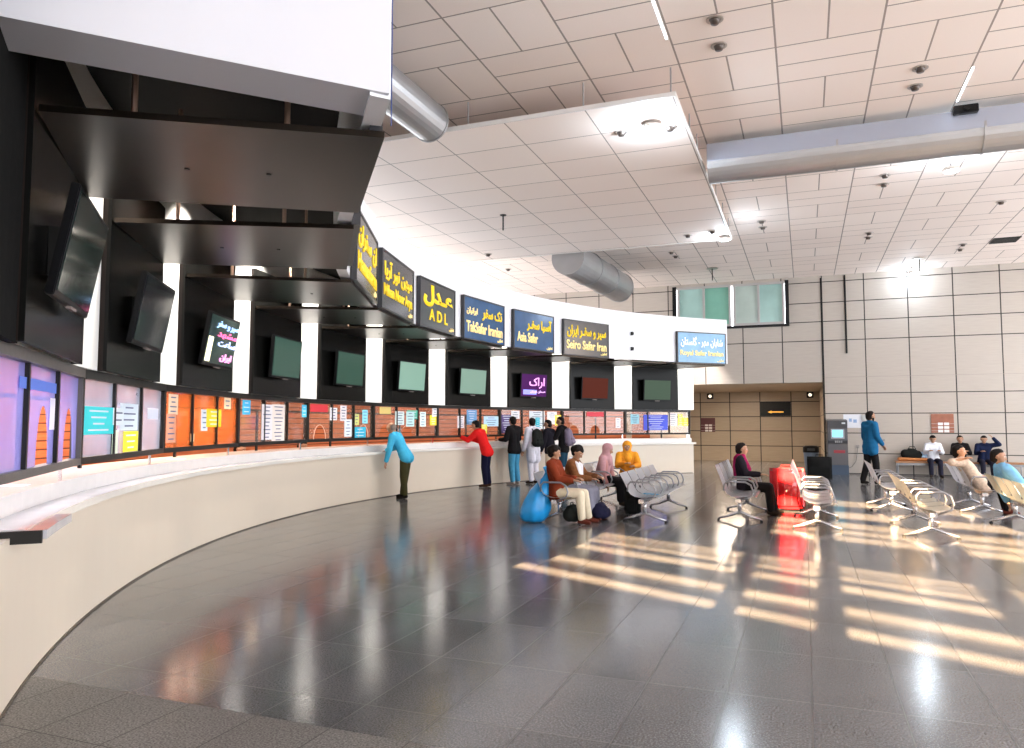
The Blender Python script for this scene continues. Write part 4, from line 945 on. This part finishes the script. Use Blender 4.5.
P = jC['P']; part_blob('scarf', rC, [[(P(.53, -.05, -.05), .055), (P(.53, .06, -.04), .055), (P(.49, .07, .06), .05), (P(.30, .06, .13), .045), (P(.12, .06, .13), .04)], [(P(.50, -.03, -.09), .05), (P(.34, -.03, -.12), .045), (P(.16, -.02, -.12), .04)], [(P(.53, -.05, .04), .05), (P(.53, .05, .05), .05)]], C_('magenta', (.36, .02, .10), .3, 20))
# standing man by the wall
p = Vector((9.25, 19.45, 0))
person('bearded man in long blue shirt and black trousers standing by the far wall', p, R_(-78), lean=0, head=(5, 2), armR=((.04, .03, -.29), (-.03, .16, -.18)), shirt=C_('royal_blue', (.015, .12, .26)), long_shirt=.25, pants=C_('black', (0, 0, 0)), shoe=C_('shoe_black', (0, 0, 0)), beard=True, s=1.10,
       legs={1: ((.10, .06, .50), (.11, .08, .085)), -1: ((-.09, -.02, .50), (-.10, -.14, .085))})
# man with arm over the back, person in blue at the right edge
sp = seat('G', 0)
person('short-haired man in patterned pale shirt resting his arm over the seat back', sp-E1*.12, FE+.05, 'sit', lean=-34, hy=.12, hipz=.50, head=(15, 0), armR=((.12, -.25, .0), (-.02, .20, .06)), armL=((-.06, .12, -.24), (.06, .22, -.02)),
       shirt=C_('pale_pattern', (.72, .52, .40), .5, 30), pants=C_('black', (0, 0, 0)), shoe=C_('shoe_maroon', (0, 0, 0)), sleeve=.45, skin=mat('skin_tan', (.55, .26, .13), .5, noise=.08, nscale=30))
sp = seat('H', 4)
person('dark-haired man in light blue shirt reclining on the seats at the right edge', W(3.02, 13.75), FE+.1, 'sit', lean=-38, hy=.14, head=(25, 5), armR=((.08, .16, -.22), (-.02, .25, .02)), shirt=C_('light_blue', (.22, .50, .78), .25), pants=C_('pale_jeans', (.16, .36, .62)), shoe=C_('shoe_maroon', (0, 0, 0)), hipz=.50)
# three on the wall bench
FB = -TH+PI
for u, lb, c_, hdm, ar in ((3.50, 'man in white shirt looking at his phone on the wall bench', C_('white_shirt', (.80, .82, .88)), (0, 28), None), (4.20, 'man in black sitting in the middle on the wall bench', C_('black', (0, 0, 0)), (0, 10), None),
                      (4.80, 'man in dark navy with a hand on his head on the wall bench', C_('deep_navy', (.012, .018, .05)), (10, 20), ((-.22, .10, .04), (.16, -.02, .20)))):
    person(lb, W(u, D-.42), FB, 'sit', lean=4 if ar else 2, head=hdm, armR=((.07, .12, -.24), (-.10, .20, .06)), armL=ar or ((-.07, .12, -.24), (.10, .20, .06)), shirt=c_, pants=C_('charcoal', (.02, .02, .035)), shoe=C_('shoe_dark', (0, 0, 0)), s=.92, hipz=.54)
# clerks behind the counter
for th, lb, c_ in ((169.4, 'clerk with black hair sitting low behind the fourth booth window', C_('clerk_orange', (.55, .12, .04))), (161.9, 'clerk with black hair behind the fifth booth window', C_('clerk_dark', (.03, .02, .02)))):
    p = pol(th, 16.0); person(lb, p, R_(th+90), 'sit', lean=8, head=(0, 25), shirt=c_, pants=C_('charcoal', (0, 0, 0)), shoe=C_('shoe_dark', (0, 0, 0)), s=.95)
    r = empty('office_stool', (p.x, p.y, 0), R_(th+90), 'grey office stool under the clerk of the %s booth' % ('fourth' if th > 165 else 'fifth'), 'stool', 'stools behind the counter')
    b = B(); b.lathe([(.20, .36), (.21, .38), (.20, .41)], 20); b.build('seat', C_('grey_pad', (.2, .2, .2)), r); b = B(); b.tube([(0, 0, .36), (0, 0, .06)], .03, 8); b.lathe([(.24, 0), (.22, .04), (.04, .07)], 20); b.build('base', M_SEATLEG, r)

# ------------------------------------------------------------------ bags and things on the floor
p = Vector((.33, 12.0, 0))
r = empty('plastic_sack', p, 0, 'bright blue knotted plastic sack on the floor beside the first row', 'sack')
bm = bmesh.new(); rings = []
prof = [(.02, .0), (.20, .02), (.27, .10), (.28, .22), (.25, .36), (.20, .50), (.13, .62), (.06, .72), (.05, .78), (.02, .79)]
for rr_, z in prof:
    lx = .26*(z/.75)**1.4; rings.append([bm.verts.new((lx+rr_*(1+.06*math.sin(5*a+z*9)+.03*math.sin(11*a-z*14))*math.cos(a), rr_*.9*(1+.05*math.sin(7*a+z*6))*math.sin(a), z)) for a in [2*PI*k/40 for k in range(40)]])
for A, C2 in zip(rings, rings[1:]):
    for k in range(40): bm.faces.new((A[k], A[(k+1) % 40], C2[(k+1) % 40], C2[k]))
bm.faces.new(rings[0][::-1]); bm.faces.new(rings[-1]); me = bpy.data.meshes.new('sack'); bmesh.ops.recalc_face_normals(bm, faces=bm.faces[:]); bm.to_mesh(me); bm.free()
r.scale = (.84, .84, .98)
link('sack_body', me, mat('sack_blue', (.015, .32, .75), .28, noise=.25, nscale=7), r, smooth=True)
b = B(); b.lathe([(.045, .77), (.03, .80), (.07, .88), (.02, .90)], 10, Matrix.Translation((.26, 0, 0))); b.build('knot', mat('sack_blue', (0, 0, 0)), r, smooth=True)

def suitcase(lb, loc, rz, w_, d_, h, m, trim, soft=False):
    r = empty('suitcase', loc, rz, lb, 'suitcase')
    b = B(); b.box(-w_/2, w_/2, -d_/2, d_/2, .05, h); b.build('shell', m, r, bevel=.05, smooth=True)
    b = B(); b.box(-w_/2-.004, w_/2+.004, -.012, .012, .045, h+.004); b.build('zip_band', trim, r, bevel=.003)
    for i in range(0 if soft else 4):
        x = -w_/2+w_*(i+1)/5; b = B(); b.box(x-.012, x+.012, -d_/2-.006, -d_/2+.01, .12, h-.08); b.build('rib', m, r, bevel=.004)
    if soft: b = B(); b.box(-w_/2+.05, w_/2-.05, -d_/2-.05, -d_/2, .10, h*.6); b.build('pocket', m, r, bevel=.02)
    b = B(); b.tube([(-.09, 0, h), (-.09, 0, h+.05), (.09, 0, h+.05), (.09, 0, h)], .012, 6); b.build('handle', trim, r)
    for x in (-1, 1):
        for y in (-1, 1): b = B(); b.lathe([(.03, -.012), (.03, .012)], 12, Matrix.Translation((x*(w_/2-.06), y*(d_/2-.05), .03)) @ Matrix.Rotation(PI/2, 4, 'Y')); b.build('wheel', M_RUB, r)
    return r
suitcase('large glossy red suitcase standing between the seat rows', W(-.33, 14.4), R_(-14), .58, .34, .76, mat('red_shell', (.75, .015, .02), .14, coat=.5), mat('dark_red', (.25, .01, .01), .4))
suitcase('black soft travel case standing alone in front of the waste bin', W(.34, 22.2), R_(-25), .62, .34, .66, C_('black_nylon', (.015, .015, .015)), M_RUB, True)
suitcase('black bag standing on end under the near seats of the second row', W(-2.72, 12.55), R_(-20), .26, .22, .52, C_('black_nylon', (0, 0, 0)), M_RUB, True)
for (u, v_), lb, c_ in (((-3.45, 11.5), 'black holdall on the floor under the man in rust-brown', C_('pack_black', (0, 0, 0))), ((-3.12, 12.0), 'dark blue-black shoulder bag at the feet of the man with white shawl', C_('bag_navy', (.02, .02, .05)))):
    r = empty('holdall', W(u, v_), -TH, lb, 'bag')
    blob('bag_body', [[((-.02, -.13, .12), .11), ((-.02, .13, .12), .11)], [((.05, -.10, .09), .085), ((.05, .12, .09), .085)], [((-.02, -.1, .2), .07), ((-.02, .1, .2), .07)]], .012, c_, r)
    b = B(); b.tube([(-.02, -.09, .25), (-.02, -.06, .30), (-.02, .06, .30), (-.02, .09, .25)], .009, 6); b.build('handle', M_RUB, r)
    r.location.z = .01
r = empty('duffel_bag', W(2.95, D-.36, .45), -TH, 'black duffel bag lying on the left end of the wall bench', 'bag')
blob('bag_body', [[((-.18, 0, .22), .13), ((.15, .02, .20), .12)], [((-.2, 0, .18), .10), ((.2, 0, .16), .10)], [((-.05, 0, .27), .11), ((.05, 0, .26), .11)]], .013, C_('pack_black', (0, 0, 0)), r)
b = B(); b.tube([(-.1, -.05, .36), (-.06, -.06, .43), (.06, -.06, .43), (.1, -.05, .35)], .011, 6); b.build('handle', M_RUB, r)
r = empty('folded_blanket', W(2.98, D-.38, .45), -TH, 'rolled orange-brown blanket under the black duffel bag', 'blanket')
blob('roll', [[((-.38, -.1, .05), .05), ((.42, -.1, .045), .045)], [((-.38, .06, .05), .05), ((.42, .06, .05), .05)], [((-.38, -.02, .06), .05), ((.42, -.02, .05), .05)]], .012, C_('orange_blanket', (.55, .22, .08), .3, 10), r)
r.location.z = .452; r['label'] = 'rolled orange-brown blanket on the wall bench beneath the duffel bag'
r = empty('folded_jacket', W(3.18, D-.32, .54), -TH, 'crumpled pale blue jacket beside the man in white on the bench', 'jacket')
blob('cloth', [[((.0, 0, .09), .10), ((.12, .02, .10), .09)], [((-.02, -.05, .05), .07), ((.14, -.05, .05), .07)]], .013, C_('pale_blue_jacket', (.35, .50, .68), .3, 12), r)
# small sheets lying on seats
for u, v_, z, lb, k in ((-2.30, 11.95, .425, 'light blue plastic bag lying on the near seat of the second row', (.15, .55, .80)), ):
    b = B(); rows = [[(x*.06, y*.06, .012*math.sin(x*2.1+y*1.3)+.02) for x in range(-2, 3)] for y in range(-2, 3)]
    b.grid(rows); tag(b.build('plastic_bag', mat('bag_cyan', k, .3), loc=W(u, v_, z), rz=.2, solid=.004, smooth=True), lb, 'bag')
for dx, dy, lb, th in ((.0, .0, 'white form lying on the countertop at the nearest booth', 197.), (0, 0, 'white form lying on the countertop at the third booth', 181.)):
    b = B(); b.box(-.1, .1, -.07, .07, 0, .003); tag(b.build('paper_form', M_PAPER, loc=pol(th, 15.3, 1.096), rz=R_(th)), lb, 'paper')
